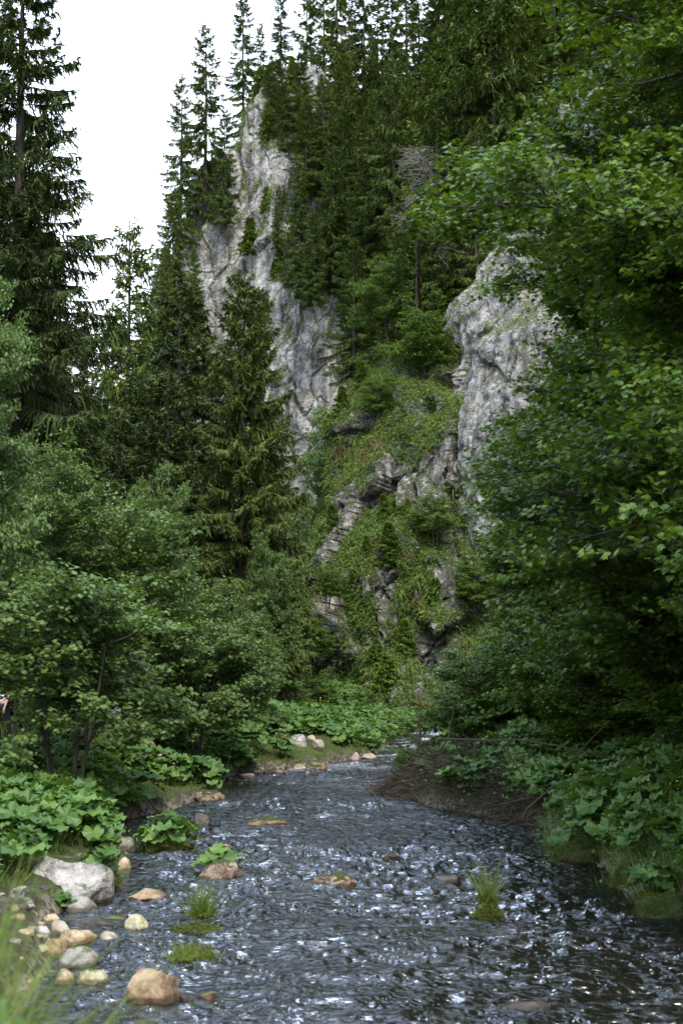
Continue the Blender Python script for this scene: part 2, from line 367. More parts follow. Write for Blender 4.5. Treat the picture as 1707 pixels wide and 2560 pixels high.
def H(x, y):
    x = np.asarray(x, float); y = np.asarray(y, float); sh = x.shape; x = x.ravel(); y = y.ravel()
    P = np.stack((x, y, x * 0), 1)
    n1 = fbm(P * .35, 3, 5); n2 = fbm(P * 1.6, 2, 9)
    dl = xl(y) - x; dr = x - xr(y)
    bankL = .25 * sstep(-.1, .35, dl) + .35 * sstep(.2, 2.2, dl) + .25 * sstep(2, 6, dl) + .02 * np.clip(dl, 0, 60) + n1 * .12 * sstep(.3, 3, dl)
    bankR = .35 * sstep(-.1, .4, dr) + .5 * sstep(.3, 2.5, dr) + .45 * sstep(2, 6, dr) + .03 * np.clip(dr, 0, 60) + n1 * .15 * sstep(.3, 3, dr)
    lo = 1 - .55 * sstep(54, 66, y) * (1 - sstep(7, 14, dl)); bankL = bankL * lo; bankR = bankR * (1 - .5 * sstep(52, 64, y))
    ch = -.22 - .16 * sstep(0, 2.0, -np.maximum(dl, dr)) + .05 * n2
    z = np.where(np.maximum(dl, dr) < 0, ch, np.where(dl > dr, bankL, bankR) - .22 * (1 - sstep(0, .3, np.maximum(dl, dr))))
    z = z + .04 * n2 * (np.maximum(dl, dr) > .2)
    z = z + 1.25 * (1 - sstep(4.6, 6.2, y)) * sstep(.55, 1.2, -x)
    # path
    pd = np.abs(x - path_x(y)); k = 1 - sstep(1.6, 4.0, pd)
    z = np.where((dl > 1) & (y < 110), z * (1 - k) + path_z(y) * k, z)
    rise = np.clip((y - 55) * .05, 0, 3) * sstep(6, 12, -x); z = z + rise * (1 - k)
    # hill sides
    foot = np.interp(y, [0, 30, 60, 72], [8.5, 8, 8.5, 8]); hA = 1.15 * (x - foot)
    xL = np.interp(y, [76, 90, 104, 118, 135, 160], [-.5, -1.5, -4.5, -16, -26, -34])
    cap = 20 + .80 * (y - 82) + .9 * np.clip(x - 8, 0, 99)
    cap = np.minimum(cap, 49 + .35 * np.clip(x - 2, 0, 60))
    hB = np.minimum(np.minimum((y - 77) * 4, (x - xL) * 3.2), cap)
    hC = np.minimum(np.clip(y - 95, 0, 200) * .38 + np.clip(-x - 14, 0, 80) * .25, 34)
    hD = np.clip(-x - 20, 0, 60) * .6
    hi = np.maximum(np.maximum(hA, hB), hD)
    z = np.where(hi > 0, np.maximum(z, hi + n1 * .9 * sstep(0, 4, hi)), z)
    z = np.where((hC > z) & (hC > .05), hC + n1 * .5 * sstep(0, 3, hC), z)
    return z.reshape(sh)
def Hs(x, y): return float(H(np.array([x]), np.array([y]))[0])

def axis(pts):   # non-uniform coordinates: (start, stop, step)...
    o = []
    for a, b_, s_ in pts: o.append(np.arange(a, b_, s_))
    return np.concatenate(o)
gx = axis([(-120, -40, 4), (-40, -14, .7), (-14, 12, .16), (12, 40, .7), (40, 121, 4)])
gy = axis([(-30, 4, 1.5), (4, 34, .18), (34, 70, .3), (70, 135, .8), (135, 260, 4)])
X, Y = np.meshgrid(gx, gy); Z = H(X, Y)
tag(obj('ground', mesh('ground', np.stack((X, Y, Z), -1).reshape(-1, 3), grid_faces(*X.shape), M['ground'], True)), kind='structure')
# river bed: a sheet 4 mm above the ground inside the channel
uu = np.linspace(0, 1, 60); yy = np.arange(2, yE + 12, .25)
X = xl(yy)[:, None] + (xr(yy) - xl(yy))[:, None] * uu[None]; Y = np.repeat(yy[:, None], 60, 1)
Z = H(X, Y) + .02 + .0
P = np.stack((X, Y, Z), -1).reshape(-1, 3); f1, f2 = facets(P * [2.6, 2.6, 0.01], 3, .1); P[:, 2] += .06 * np.clip(f1 + .3, 0, 1) * sstep(.02, .25, f2)
tag(obj('river_bed', mesh('river_bed', P, grid_faces(*X.shape), M['bed'], True)), kind='structure')
# path
ys = np.arange(5, 100, .6); uu = np.linspace(-1.5, 1.5, 9)
X = path_x(ys)[:, None] + uu[None]; Y = np.repeat(ys[:, None], 9, 1); Z = H(X, Y) + .05
tag(obj('gravel_path', mesh('gravel_path', np.stack((X, Y, Z), -1).reshape(-1, 3), grid_faces(*X.shape), M['path'], True)), kind='structure')
# water
ry = [3.0]
while ry[-1] < yE + 13: ry.append(ry[-1] * 1.0034 + .004)
ry = np.array(ry); nc = 460; uu = np.linspace(-.04, 1.04, nc)
X = xl(ry)[:, None] + (xr(ry) - xl(ry))[:, None] * uu[None]; Y = np.repeat(ry[:, None], nc, 1)
P = np.stack((X, Y, X * 0), -1).reshape(-1, 3)
wv = P + np.stack((fbm(P * .8, 2, 60) * .35, fbm(P * .8, 2, 61) * .35, P[:, 2]), 1)
big = fbm(wv * [.55, 1.0, 1], 2, 70)
mid = 1 - 2 * np.abs(vnoise(wv * [1.6, 3.6, 1], 72)); mid2 = 1 - 2 * np.abs(vnoise(wv * [3.2, 8.4, 1] + 5, 73))
fin = vnoise(wv * [6.5, 15, 1], 74); fin2 = vnoise(wv * [13, 26, 1], 75)
calm = .62 + .38 * sstep(-.5, .3, fbm(P * [.22, .5, 1], 3, 80))
edge = np.minimum(P[:, 0] - xl(P[:, 1]), xr(P[:, 1]) - P[:, 0]); calm = calm * (.3 + .7 * sstep(.0, .8, edge))
P[:, 2] = calm * (.04 * big + .032 * mid + .033 * mid2 + .027 * fin + .010 * fin2)
foam = sstep(.35, 1.25, calm * (.6 * mid + .5 * mid2 + .3 * big)) * .18  # crest foam, spread wider as painted white highlights that brighten the water
far = sstep(30, 50, P[:, 1]); foam = np.clip(foam * (1 + 1.2 * far) + far * sstep(.1, .7, big) * .7, 0, 1)
wm = mesh('river', P, grid_faces(*X.shape), M['water'], True)
a = wm.attributes.new('foam', 'FLOAT', 'POINT'); a.data.foreach_set('value', foam.astype(np.float32))
tag(obj('river_water', wm), kind='structure')

# ------------------------------------------------------------ cliffs
CLIFF = {}
def cliff(name, levels, nz_, nt_, matn, seed, amp=1.0, th0=-200, th1=20, blk=.35):
    """lofted crag; levels = (z, x left, x right, y front, y back); dense on the sides that face the valley"""
    lv = np.array(levels, float); z = np.linspace(lv[0, 0], lv[-1, 0], nz_)
    c = [np.interp(z, lv[:, 0], lv[:, k]) for k in range(1, 5)]
    th = np.radians(np.linspace(th0, th1, nt_))
    cs, sn = np.cos(th), np.sin(th); e = .75
    bx = np.sign(cs) * np.abs(cs) ** e; by = np.sign(sn) * np.abs(sn) ** e
    xc = (c[0] + c[1]) / 2; a_ = (c[1] - c[0]) / 2; yc = (c[2] + c[3]) / 2; b_ = (c[3] - c[2]) / 2
    X = xc[:, None] + a_[:, None] * bx; Y = yc[:, None] + b_[:, None] * by; Z = np.repeat(z[:, None], nt_, 1)
    P = np.stack((X, Y, Z), -1)
    def normals(P):
        du = np.gradient(P, axis=1); dv = np.gradient(P, axis=0); return nrm(np.cross(du, dv))
    nv = normals(P); nv[:, :, 2] *= .3; nv = nrm(nv); Q = P.reshape(-1, 3)
    w = Q + np.stack((vnoise(Q * .5, 90), vnoise(Q * .5, 91), vnoise(Q * .5, 92)), 1) * .6
    d = 1.5 * fbm(Q * [.16, .16, .11], 3, seed) + 1.0 * (1 - 2 * np.abs(vnoise(Q * [.45, .45, .12], seed + 5)))
    f1, e1 = facets(w * [.45, .45, .11], seed + 11, .55); f2, e2 = facets(w * [1.2, 1.2, .5], seed + 21, .5)
    f3, e3 = facets(w * [3.0, 3.0, 1.6], seed + 23, .5)
    d += blk * 3.2 * f1 + (blk * .8 + .05) * f2 + .03 * f3 + .07 * (1 - 2 * np.abs(vnoise(Q * [4.5, 4.5, 2.5], seed + 45))) + .06 * (1 - 2 * np.abs(vnoise(w * [1.6, 1.6, .35], seed + 41))) * sstep(-.3, .4, vnoise(Q * .3, seed + 43)) - .35 * (1 - sstep(0, .07, e1)) - .12 * (1 - sstep(0, .08, e2))
    d += .11 * fbm(Q * 2.2, 3, seed + 31)
    Q = Q + nv.reshape(-1, 3) * (d * amp)[:, None]
    P = Q.reshape(P.shape); nv = normals(P)
    CLIFF[name] = (P, nv)
    # close the top with a cap to the middle of the loft
    cap = P[-1:] * .02 + np.array((xc[-1], yc[-1], z[-1])) * .98
    P2 = np.concatenate((P, cap), 0)
    o = obj('limestone_cliff', mesh('limestone_cliff', P2.reshape(-1, 3), grid_faces(*P2.shape[:2]), M[matn], False))
    return tag(o, kind='structure')
def lx(rows, Yf):  # (yd, xd left, xd right, depth front, depth back) -> levels, from bottom to top
    r = []
    for yd, a, b_, f, k in rows: 
        pa = W(a, yd, f + (k - f) * .35); pb = W(b_, yd, f + (k - f) * .35); r.append(((pa[2] + pb[2]) / 2, pa[0], pb[0], f, k))
    return r
# far pinnacle: main buttress
cliff('pinnacle', lx([(1500, 520, 930, 106, 132), (1080, 545, 880, 107, 132), (950, 560, 850, 107, 132), (780, 570, 862, 107.5, 132), (650, 572, 850, 109, 132), (520, 562, 800, 111, 131), (400, 556, 760, 113, 130), (300, 560, 740, 115, 128), (210, 596, 720, 117, 127), (175, 640, 720, 118, 124)], 0),
      420, 420, 'lime_far', 100, .6, blk=.2)
# far pinnacle: recessed left shoulder
cliff('shoulder', lx([(1300, 360, 640, 112, 134), (1000, 368, 640, 112, 134), (760, 372, 640, 113, 134), (640, 395, 640, 114, 134), (540, 450, 640, 115, 133), (430, 482, 640, 116, 131), (350, 545, 640, 117, 129)], 0),
      300, 330, 'lime_far', 200, .55, blk=.22)
# near mossy crag, lower tier and upper wall
cliff('crag', lx([(1800, 655, 1330, 66, 100), (1660, 664, 1330, 67.5, 100), (1560, 682, 1330, 69, 100), (1400, 700, 1320, 71.5, 100), (1250, 734, 1330, 74, 100), (1100, 768, 1330, 76, 100), (1000, 800, 1330, 77.5, 100), (930, 840, 1330, 80, 100), (860, 900, 1330, 83, 100), (800, 960, 1330, 86, 99)], 0),
      440, 460, 'lime_near', 300, .75, blk=.42)
cliff('upper', lx([(1320, 940, 1600, 72.5, 100), (1100, 985, 1600, 73, 100), (1000, 1005, 1600, 73, 100), (850, 1040, 1600, 74.5, 100), (740, 1065, 1590, 77, 100), (640, 1130, 1580, 81, 100), (540, 1200, 1560, 84, 100), (400, 1270, 1540, 87, 101), (250, 1330, 1530, 90, 102), (180, 1380, 1500, 93, 102)], 0),
      360, 420, 'lime_up', 400, .6, blk=.25)

# vegetation carpets on the cliffs
BARE = [(W(955, 1105, 76), 2.5, 1.8), (W(1040, 1070, 77), 2.0, 1.2), (W(985, 1495, 71), .8, 1.5), (W(885, 1345, 73), .6, 1.3), (W(1015, 1330, 73), .5, 1.4), (W(880, 1500, 71), .5, 1.0), (W(790, 1130, 75), .7, .8)]
def bare(p):
    k = np.zeros(len(p), bool); nn = .9 * vnoise(p * 1.1, 5)
    for c_, a_, b_ in BARE: k |= ((p[:, 0] - c_[0]) / a_) ** 2 + ((p[:, 2] - c_[2]) / b_) ** 2 < 1 + nn
    return k
def cliff_leaves(cname, n, seed, thr):
    P, nv = CLIFF[cname]; rng = np.random.default_rng(seed); i = rng.integers(2, P.shape[0] - 2, n); j = rng.integers(2, P.shape[1] - 2, n); p = P[i, j]; q = nv[i, j]
    if q[:, 1].mean() > 0: q = -q
    k = (vnoise(p * [.6, .6, .4], seed) + .6 * vnoise(p * 1.7, seed + 1) + .4 * q[:, 2]) > thr; k &= ~(bare(p) if cname == 'crag' else np.zeros(len(p), bool)); p = np.repeat(p[k], 9, 0); q = np.repeat(q[k], 9, 0); m_ = len(p)
    p = p + q * rng.uniform(.02, .35, m_)[:, None] + rng.normal(size=(m_, 3)) * .13
    ex, ey, ez = frames(q * .7 + [0, 0, .8] + rng.normal(size=(m_, 3)) * .5, rng); V, F = stamp(*SMALL, p, ex, ey, ez, rng.uniform(.07, .15, m_))
    tag(obj('cliff_plants', mesh('cliff_plants', V, F, M['cliffleaf'])), 'leafy green plants and ferns rooted on the ledges of the limestone ' + cname, 'plants', kind='stuff')
def cliff_cover(cname, n, seed, minz, zlo, zhi, tuft, mats, cover=.45, nb=11, scale=.5):
    P, nv = CLIFF[cname]; rng = np.random.default_rng(seed)
    i = rng.integers(2, P.shape[0] - 2, n); j = rng.integers(2, P.shape[1] - 2, n)
    p = P[i, j]; q = nv[i, j]
    if q[:, 1].mean() > 0: q = -q
    msk = (q[:, 2] + .8 * vnoise(p * [.5, .5, .3], seed) + 1.0 * vnoise(p * 1.3, seed + 1) > minz) & (p[:, 2] > zlo) & (p[:, 2] < zhi)
    if cname == 'crag': msk &= ~bare(p)
    p = p[msk]; q = q[msk]; n = len(p)
    o = np.repeat(p, nb, 0) + rng.normal(size=(n * nb, 3)) * .10 * tuft
    d = nrm(np.repeat(q, nb, 0) * [.9, .9, .5] + [0, 0, .55] + rng.normal(size=(n * nb, 3)) * .5)
    L = np.repeat(rng.uniform(.4, 1, n), nb) * rng.uniform(.5, 1, n * nb) * scale
    return o, d, L, p, q
for cname, n, seed, mz, a_, b_, sc_, lab in (('crag', 64000, 1, .26, -9, 30, .5, 'crag'), ('upper', 9000, 2, .85, -9, 60, .5, 'upper wall'), ('pinnacle', 26000, 3, .80, -9, 60, .5, 'pinnacle'), ('shoulder', 9000, 4, .7, -9, 60, .55, 'shoulder')):
    o_, d_, L_, p_, q_ = cliff_cover(cname, n, seed, mz, a_, b_, 1.6, None, scale=sc_)
    rng = np.random.default_rng(seed + 50)
    dry = vnoise(o_ * .8, 33) > .62
    V, F = ribbons(o_[~dry], d_[~dry], L_[~dry], .065, .9, rng, 2, .2)
    tag(obj('cliff_grass', mesh('cliff_grass', V, F, M['cliffgrass'])), 'green grass and moss tufts growing on the ledges of the limestone ' + lab, 'grass', kind='stuff')
    V, F = ribbons(o_[dry], d_[dry], L_[dry] * 1.2, .04, 1.2, rng, 2, .2)
    tag(obj('dry_grass', mesh('dry_grass', V, F, M['drygrass'])), 'brown dry grass hanging from ledges of the limestone ' + lab, 'grass', kind='stuff')

cliff_leaves('crag', 30000, 71, .08); cliff_leaves('upper', 4000, 72, .75)
# ------------------------------------------------------------ spruces
def spruce(seed, Ht, R, base=.06, dens=1.0, thin=1.0, power=.8, hang=.35, matn='needle', tw=1.0, simple=False, full=1.5):
    rng = np.random.default_rng(seed)
    zt = np.linspace(0, Ht, 14); sway = np.cumsum(rng.normal(size=(14, 2)) * .015 * Ht / 14, 0)
    tp = np.stack((sway[:, 0], sway[:, 1], zt), 1); tr = .0125 * Ht * (1 - zt / Ht) ** .85 + .012
    TV, TF = tube(tp, tr, 8)
    tb = MB(); tb.add(TV, TF); cb = MB()
    z = base * Ht; Oo = []; Dd = []; Ll = []; az = 0; Bt = []
    BO, BD, BL, BT = [], [], [], []
    while z < Ht * .985:
        t_ = (z / Ht - base) / (1 - base)
        Lm = R * (1 - t_) ** power * (1.0 if t_ > .12 else .75 + 2 * t_) + .10
        for k in range(int(rng.integers(4, 7))):
            if rng.random() > thin: continue
            BO.append((np.interp(z, zt, sway[:, 0]), np.interp(z, zt, sway[:, 1]), z + rng.uniform(-.1, .1)))
            a = rng.uniform(0, 2 * math.pi); BD.append((math.cos(a), math.sin(a))); BL.append(Lm * rng.uniform(.55, 1.12) * (1.12 if rng.random() < .15 else 1)); BT.append(t_)
        z += (.30 + .16 * (1 - t_)) * rng.uniform(.8, 1.2) / dens * (Ht / 18) ** .4
    BO = np.array(BO); BD = np.array(BD); BL = np.array(BL); BT = np.array(BT); nb = len(BO)
    e0 = np.tan(np.radians(-6 + 46 * BT ** 2 + rng.normal(size=nb) * 7)); sag = .34 * (1 - BT) + .06
    def axis_pt(s, idx):
        h = BL[idx] * s; zz = BL[idx] * (e0[idx] * s - sag[idx] * s ** 1.6 + .22 * (1 - .5 * BT[idx]) * s ** 4)
        return np.stack((BO[idx, 0] + BD[idx, 0] * h, BO[idx, 1] + BD[idx, 1] * h, BO[idx, 2] + zz), 1)
    # limbs: thin dark ribbons drawn as 3-sided tubes
    S = np.linspace(0, 1, 6)
    for b_ in range(nb):
        if BL[b_] < .35: continue
        pp = axis_pt(S, np.full(6, b_)); v_, f_ = tube(pp, np.linspace(.006 + .011 * BL[b_], .006, 6), 3); tb.add(v_, f_)
    # twigs
    cnt = np.maximum(4, (BL / .095 * dens).astype(int)); idx = np.repeat(np.arange(nb), cnt * 2)
    n = len(idx); s = rng.uniform(.10, 1.0, n) ** .8
    p = axis_pt(s, idx); p2 = axis_pt(np.minimum(s + .04, 1.04), idx); ax = nrm(p2 - p)
    lat = np.stack((-BD[idx, 1], BD[idx, 0], np.zeros(n)), 1) * np.where(rng.random(n) < .5, 1, -1)[:, None]
    L = (.30 * BL[idx] * (1.08 - s) ** .7 * np.minimum(1, s * 4 + .2) + .10) * rng.uniform(.6, 1.15, n)
    L = np.clip(L, .08, .85) * tw
    hg = rng.random(n) < hang
    d = nrm(ax * .75 + lat * rng.uniform(.4, 1.0, n)[:, None] + np.stack((0 * s, 0 * s, -rng.uniform(.05, .45, n) - 1.1 * hg), 1))
    dr = rng.uniform(.15, .55, n)
    up = np.tile([[0, 0, 1.]], (n, 1)) + rng.normal(size=(n, 3)) * .35
    V, F = ribbons(p, d, L, (.055 + .035 * rng.random(n)) * full, dr, rng, 2, .25, up); cb.add(V, F)
    # needle-clad side shoots
    ns = 5 if not simple else 3
    j = np.repeat(np.arange(n), ns); u = rng.uniform(.1, 1.0, len(j)); q = p[j] + d[j] * (L[j] * u)[:, None]; q[:, 2] -= dr[j] * L[j] * u ** 2
    sd_ = nrm(np.cross(d[j], up[j])) * np.where(rng.random(len(j)) < .5, 1, -1)[:, None]
    d2 = nrm(d[j] * .9 + sd_ * rng.uniform(.5, 1.1, len(j))[:, None] + rng.normal(size=(len(j), 3)) * .22 - [0, 0, .15])
    V, F = ribbons(q, d2, rng.uniform(.09, .20, len(j)) * (1.0 + .5 * simple) * (.6 + .4 * tw) * (.7 + .3 * full), (.042 + .02 * simple) * full, .15, rng, 1, .3, up[j]); cb.add(V, F)
    # leader
    k = 14; o = np.zeros((k, 3)) + tp[-1]; o[:, 2] -= rng.uniform(0, .5, k); dd = nrm(np.stack((rng.normal(size=k), rng.normal(size=k), rng.uniform(.8, 2, k)), 1))
    V, F = ribbons(o, dd, .2, .045, 0, rng, 1, .3); cb.add(V, F)
    return tb.mesh('spruce_trunk', M['bark'], True), cb.mesh('spruce_crown', M[matn])
SPR = {}
for key, args in dict(
        tall_a=dict(seed=11, Ht=18, R=2.9, base=.05, thin=.85, power=.6, hang=.25),
        tall_b=dict(seed=12, Ht=18, R=2.6, base=.08, thin=.95, power=.5, hang=.25),
        tall_c=dict(seed=13, Ht=18, R=3.8, base=.02, dens=1.25, full=1.25, thin=.97, power=.62, hang=.3),
        forest=dict(seed=14, Ht=18, R=3.8, base=.16, thin=.9, power=.5, hang=.3),
        centre=dict(seed=15, Ht=20, R=3.9, base=.02, dens=1.7, thin=.98, power=.60, hang=.40, tw=.95, matn='needle_c', full=1.15),
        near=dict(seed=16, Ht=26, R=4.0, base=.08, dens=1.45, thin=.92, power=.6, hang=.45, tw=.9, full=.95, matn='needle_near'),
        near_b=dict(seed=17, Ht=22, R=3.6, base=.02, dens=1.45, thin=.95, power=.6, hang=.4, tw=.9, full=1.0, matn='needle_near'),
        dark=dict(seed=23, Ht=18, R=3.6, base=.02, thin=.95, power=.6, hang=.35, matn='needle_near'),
        sapling=dict(seed=18, Ht=3.0, R=.85, base=.02, dens=1.6, thin=1, power=.9, hang=.1, matn='needle_fresh', tw=.9),
        sapling_b=dict(seed=19, Ht=2.2, R=.8, base=.02, dens=1.8, thin=1, power=.8, hang=.1, matn='needle_fresh', tw=.9)).items():
    SPR[key] = (*spruce(**args), args['Ht'])
rnd = random.Random(4)
def put_spruce(kind, x, y, zb, ht, label, group=None, wide=1.0, rz=None, cat='tree', name='spruce_tree'):
    tm, cm, h0 = SPR[kind]; k = ht / h0
    r = bpy.data.objects.new(name, None); COL.objects.link(r); r.location = (float(x), float(y), float(zb) - .15)
    r.scale = (k * wide, k * wide, k); r.rotation_euler[2] = rnd.uniform(0, 6.28) if rz is None else rz
    tag(r, label, cat, group)
    obj('trunk', tm, r); obj('crown', cm, r); return r
def spruce_px(kind, xd, ytop, Yd, label, group=None, wide=1.0, ybase=None, rz=None):
    p = W(xd, ytop, Yd)
    zb = W(xd, ybase, Yd)[2] if ybase is not None else Hs(p[0], Yd)
    return put_spruce(kind, p[0], Yd, zb, p[2] - zb, label, group, wide, rz)
# left foreground group
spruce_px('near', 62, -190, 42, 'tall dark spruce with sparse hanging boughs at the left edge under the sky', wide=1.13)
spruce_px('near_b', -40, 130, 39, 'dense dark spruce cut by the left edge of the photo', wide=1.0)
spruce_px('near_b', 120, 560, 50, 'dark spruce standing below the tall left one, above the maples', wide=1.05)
spruce_px('near_b', 205, 740, 55, 'dark spruce at the right of the left spruce group, touching the sky gap', wide=.75)
spruce_px('tall_c', 20, 420, 60, 'spruce half hidden behind the tall dark left spruce', wide=1.1)
spruce_px('tall_c', 95, 760, 46, 'lower spruce in front of the left group, over the maples', wide=1.35)
spruce_px('tall_b', 298, 500, 84, 'slim spruce standing alone in the sky gap left of the cliff', wide=.85)
spruce_px('tall_b', 258, 690, 100, 'thin far spruce in the sky gap, left of the lone one', wide=.8)
spruce_px('tall_b', 345, 700, 104, 'thin far spruce between the lone spruce and the cliff', wide=.8)
for i, (a, t_, y_, lab) in enumerate([
        (330, 850, 68, 'spruce below the lone slim one, left of the cliff foot'), (415, 640, 74, 'olive green spruce against the left shoulder of the cliff'),
        (275, 930, 60, 'spruce rising over the left maples, under the sky gap'), (465, 760, 70, 'spruce close behind the large centre spruce on its left'),
        (385, 840, 62, 'low spruce over the maples, left of the centre spruce'), (190, 900, 52, 'low dark spruce over the left maples')]):
    spruce_px('dark', a, t_, y_, lab, wide=1.25)
spruce_px('centre', 565, 622, 66, 'large drooping spruce in the middle in front of the pale cliff', wide=1.0, rz=1.0)
# beside and on the pinnacle
for (k_, a, t_, y_, b_, wd, lab) in [
        ('tall_a', 418, 165, 113, 560, .85, 'slim spruce leftmost on the shoulder beside the cliff'),
        ('tall_a', 475, 52, 115, 520, .95, 'tall pointed spruce on the shoulder, second from the sky side'),
        ('tall_b', 515, 240, 113, 520, .9, 'shorter spruce on the shoulder close to the cliff edge'),
        ('tall_c', 400, 430, 110, 800, .9, 'spruce below the slim leftmost one on the cliff shoulder'),
        ('tall_b', 560, -30, 121, 330, .85, 'tall spruce leaning on the left side of the pinnacle top'),
        ('tall_b', 600, 45, 122, 260, .8, 'spruce just left of the pinnacle summit'),
        ('tall_b', 645, -40, 122, 200, .9, 'spruce standing right on the pinnacle summit'),
        ('tall_c', 690, 385, 106, 660, .95, 'olive spruce rooted on the ledge of the pinnacle face'),
        ('tall_c', 765, 330, 106, 640, .95, 'spruce right of the ledge spruce, beside the pinnacle face'),
        ('tall_c', 640, 420, 109, 560, .8, 'small spruce clinging to the pinnacle face'),
        ('tall_c', 445, 560, 108, 760, .8, 'small spruce on the lower cliff shoulder'),
        ('tall_c', 385, 560, 108, 760, .8, 'small spruce at the sky edge of the lower cliff shoulder'),
        ('forest', 905, 130, 101, 560, .95, 'tall spruce with bare lower trunk on the slope between the two cliffs'),
        ('tall_c', 815, 545, 97, 860, 1.1, 'bushy dark spruce above the gully between the cliffs'),
        ('tall_c', 890, 640, 90, 900, .9, 'green spruce above the mossy crag'),
        ('forest', 985, 300, 92, 800, .9, 'spruce above the mossy crag beside the dead branches'),
        ('tall_c', 1000, 560, 86, 860, .8, 'spruce at the top left of the upper pale wall'),
        ('forest', 1060, -60, 92, 700, 1.0, 'tall dark spruce left of the overhanging maple'),
        ('forest', 1130, -120, 90, 700, 1.0, 'tall dark spruce behind the overhanging maple tips'),
        ('tall_c', 640, 130, 115, 330, 1.1, 'low spruce on the pinnacle just under its summit'),
        ('tall_c', 690, 120, 113, 350, 1.1, 'second low spruce under the summit of the pinnacle'),
        ('tall_c', 740, 170, 111, 430, 1.0, 'olive spruce on the right edge of the pinnacle top'),
        ('tall_c', 790, 240, 108, 560, 1.0, 'olive spruce beyond the right edge of the pinnacle'),
        ('tall_c', 840, 330, 104, 640, 1.1, 'broad olive spruce over the gully right of the pinnacle'),
        ('tall_c', 720, 480, 103, 690, 1.0, 'low olive spruce at the foot of the ledge spruces'),
        ('tall_c', 650, 185, 113, 290, 1.2, 'bushy spruce hiding the left of the pinnacle summit'),
        ('tall_c', 615, 150, 117, 270, 1.0, 'spruce behind the left of the pinnacle summit'),
        ('tall_c', 705, 215, 110, 420, 1.1, 'bushy spruce hiding the right of the pinnacle summit'),
        ('tall_c', 790, 120, 114, 420, 1.1, 'olive spruce high between the pinnacle and the skyline row'),
        ('tall_c', 860, 200, 108, 520, 1.1, 'olive spruce left of the tall bare trunked one'),
        ('tall_c', 960, 180, 100, 560, 1.1, 'olive spruce right of the tall bare trunked one'),
        ('tall_c', 1020, 260, 94, 640, 1.1, 'broad spruce just left of the maple boughs')]:
    spruce_px(k_, a, t_, y_, lab, None, wd, b_)
# skyline
for i, a in enumerate([705, 742, 772, 800, 835, 868, 900, 930, 962, 1000]):
    spruce_px(['tall_b', 'tall_a'][i % 2], a, -40 - (i * 37) % 90, 119 + (i * 5) % 9, 'spruce in the row on the skyline right of the pinnacle summit', 'spruces in a row on the skyline', .85)
# slope forest
rng = np.random.default_rng(77); placed = []
tries = 0
while len(placed) < 80 and tries < 6000:
    tries += 1
    y_ = rng.uniform(84, 135); x_ = rng.uniform(-6, 34)
    z_ = Hs(x_, y_)
    if z_ < 15: continue
    if y_ < 104 and x_ < 1: continue
    if min([9] + [math.hypot(x_ - a, y_ - b_) for a, b_ in placed]) < 2.4: continue
    # keep the faces of both cliffs clear
    xd = (x_ / y_ * FPX + 853.5) / K
    if xd < 690 or (xd > 1130 and y_ < 100): continue
    placed.append((x_, y_)); ht = rng.uniform(9, 16) if not (xd < 1010 and y_ > 101) else rng.uniform(4, 7)
    put_spruce(['forest', 'tall_c', 'tall_a', 'tall_c'][rng.integers(4)], x_, y_, z_, ht, 'dark spruce in the steep forest between and above the cliffs', 'spruces on the forested slope', rng.uniform(1.0, 1.4))
# far hill in the sky gap and behind the left group
placed = []
while len(placed) < 42:
    y_ = rng.uniform(105, 150); x_ = rng.uniform(-48, -17); 
    if min([9] + [math.hypot(x_ - a, y_ - b_) for a, b_ in placed]) < 3: continue
    placed.append((x_, y_)); z_ = Hs(x_, y_)
    put_spruce(['tall_c', 'tall_a'][rng.integers(2)], x_, y_, z_, min(rng.uniform(8, 14), (15.5 + y_ * .08) - z_ * .2), 'far spruce on the low hill behind the left trees', 'spruces on the far low hill', 1.3)
# saplings over the crag
P, nv = CLIFF['crag']; q = nv if nv[..., 1].mean() < 0 else -nv; cnt = 0; used = []
for _ in range(9000):
    i = rng.integers(6, P.shape[0] - 4); j = rng.integers(10, P.shape[1] - 30); p = P[i, j]
    if bare(p[None])[0] or q[i, j, 2] < .05 or float(vnoise(p[None] * .22, 7)[0]) < -.05: continue
    if used and min(np.abs(np.array(used) - p).sum(1)) < .8: continue
    used.append(p); cnt += 1
    put_spruce(['sapling', 'sapling_b'][cnt % 2], p[0] - .1 * q[i, j, 0], p[1] - .1 * q[i, j, 1], p[2], rng.uniform(.7, 2.0), 'fresh green young spruce growing on the mossy crag', 'young spruces on the mossy crag', rng.uniform(.9, 1.4), cat='sapling', name='spruce_sapling')
    if cnt >= 130: break
for cname, lim, lab in (('pinnacle', 40, 'pinnacle face'), ('upper', 10, 'upper pale wall')):
    P, nv = CLIFF[cname]; q = nv if nv[..., 1].mean() < 0 else -nv; cnt = 0
    for _ in range(9000):
        i = rng.integers(P.shape[0] // 2, P.shape[0] - 4); j = rng.integers(10, P.shape[1] - 30); p = P[i, j]
        if q[i, j, 2] < .35: continue
        cnt += 1
        put_spruce(['sapling', 'tall_c'][cnt % 2], p[0], p[1], p[2], rng.uniform(1.2, 3.2), 'small spruce rooted in a crack of the ' + lab, 'small spruces on the ' + lab, rng.uniform(.9, 1.3), cat='sapling', name='spruce_sapling')
        if cnt >= lim: break

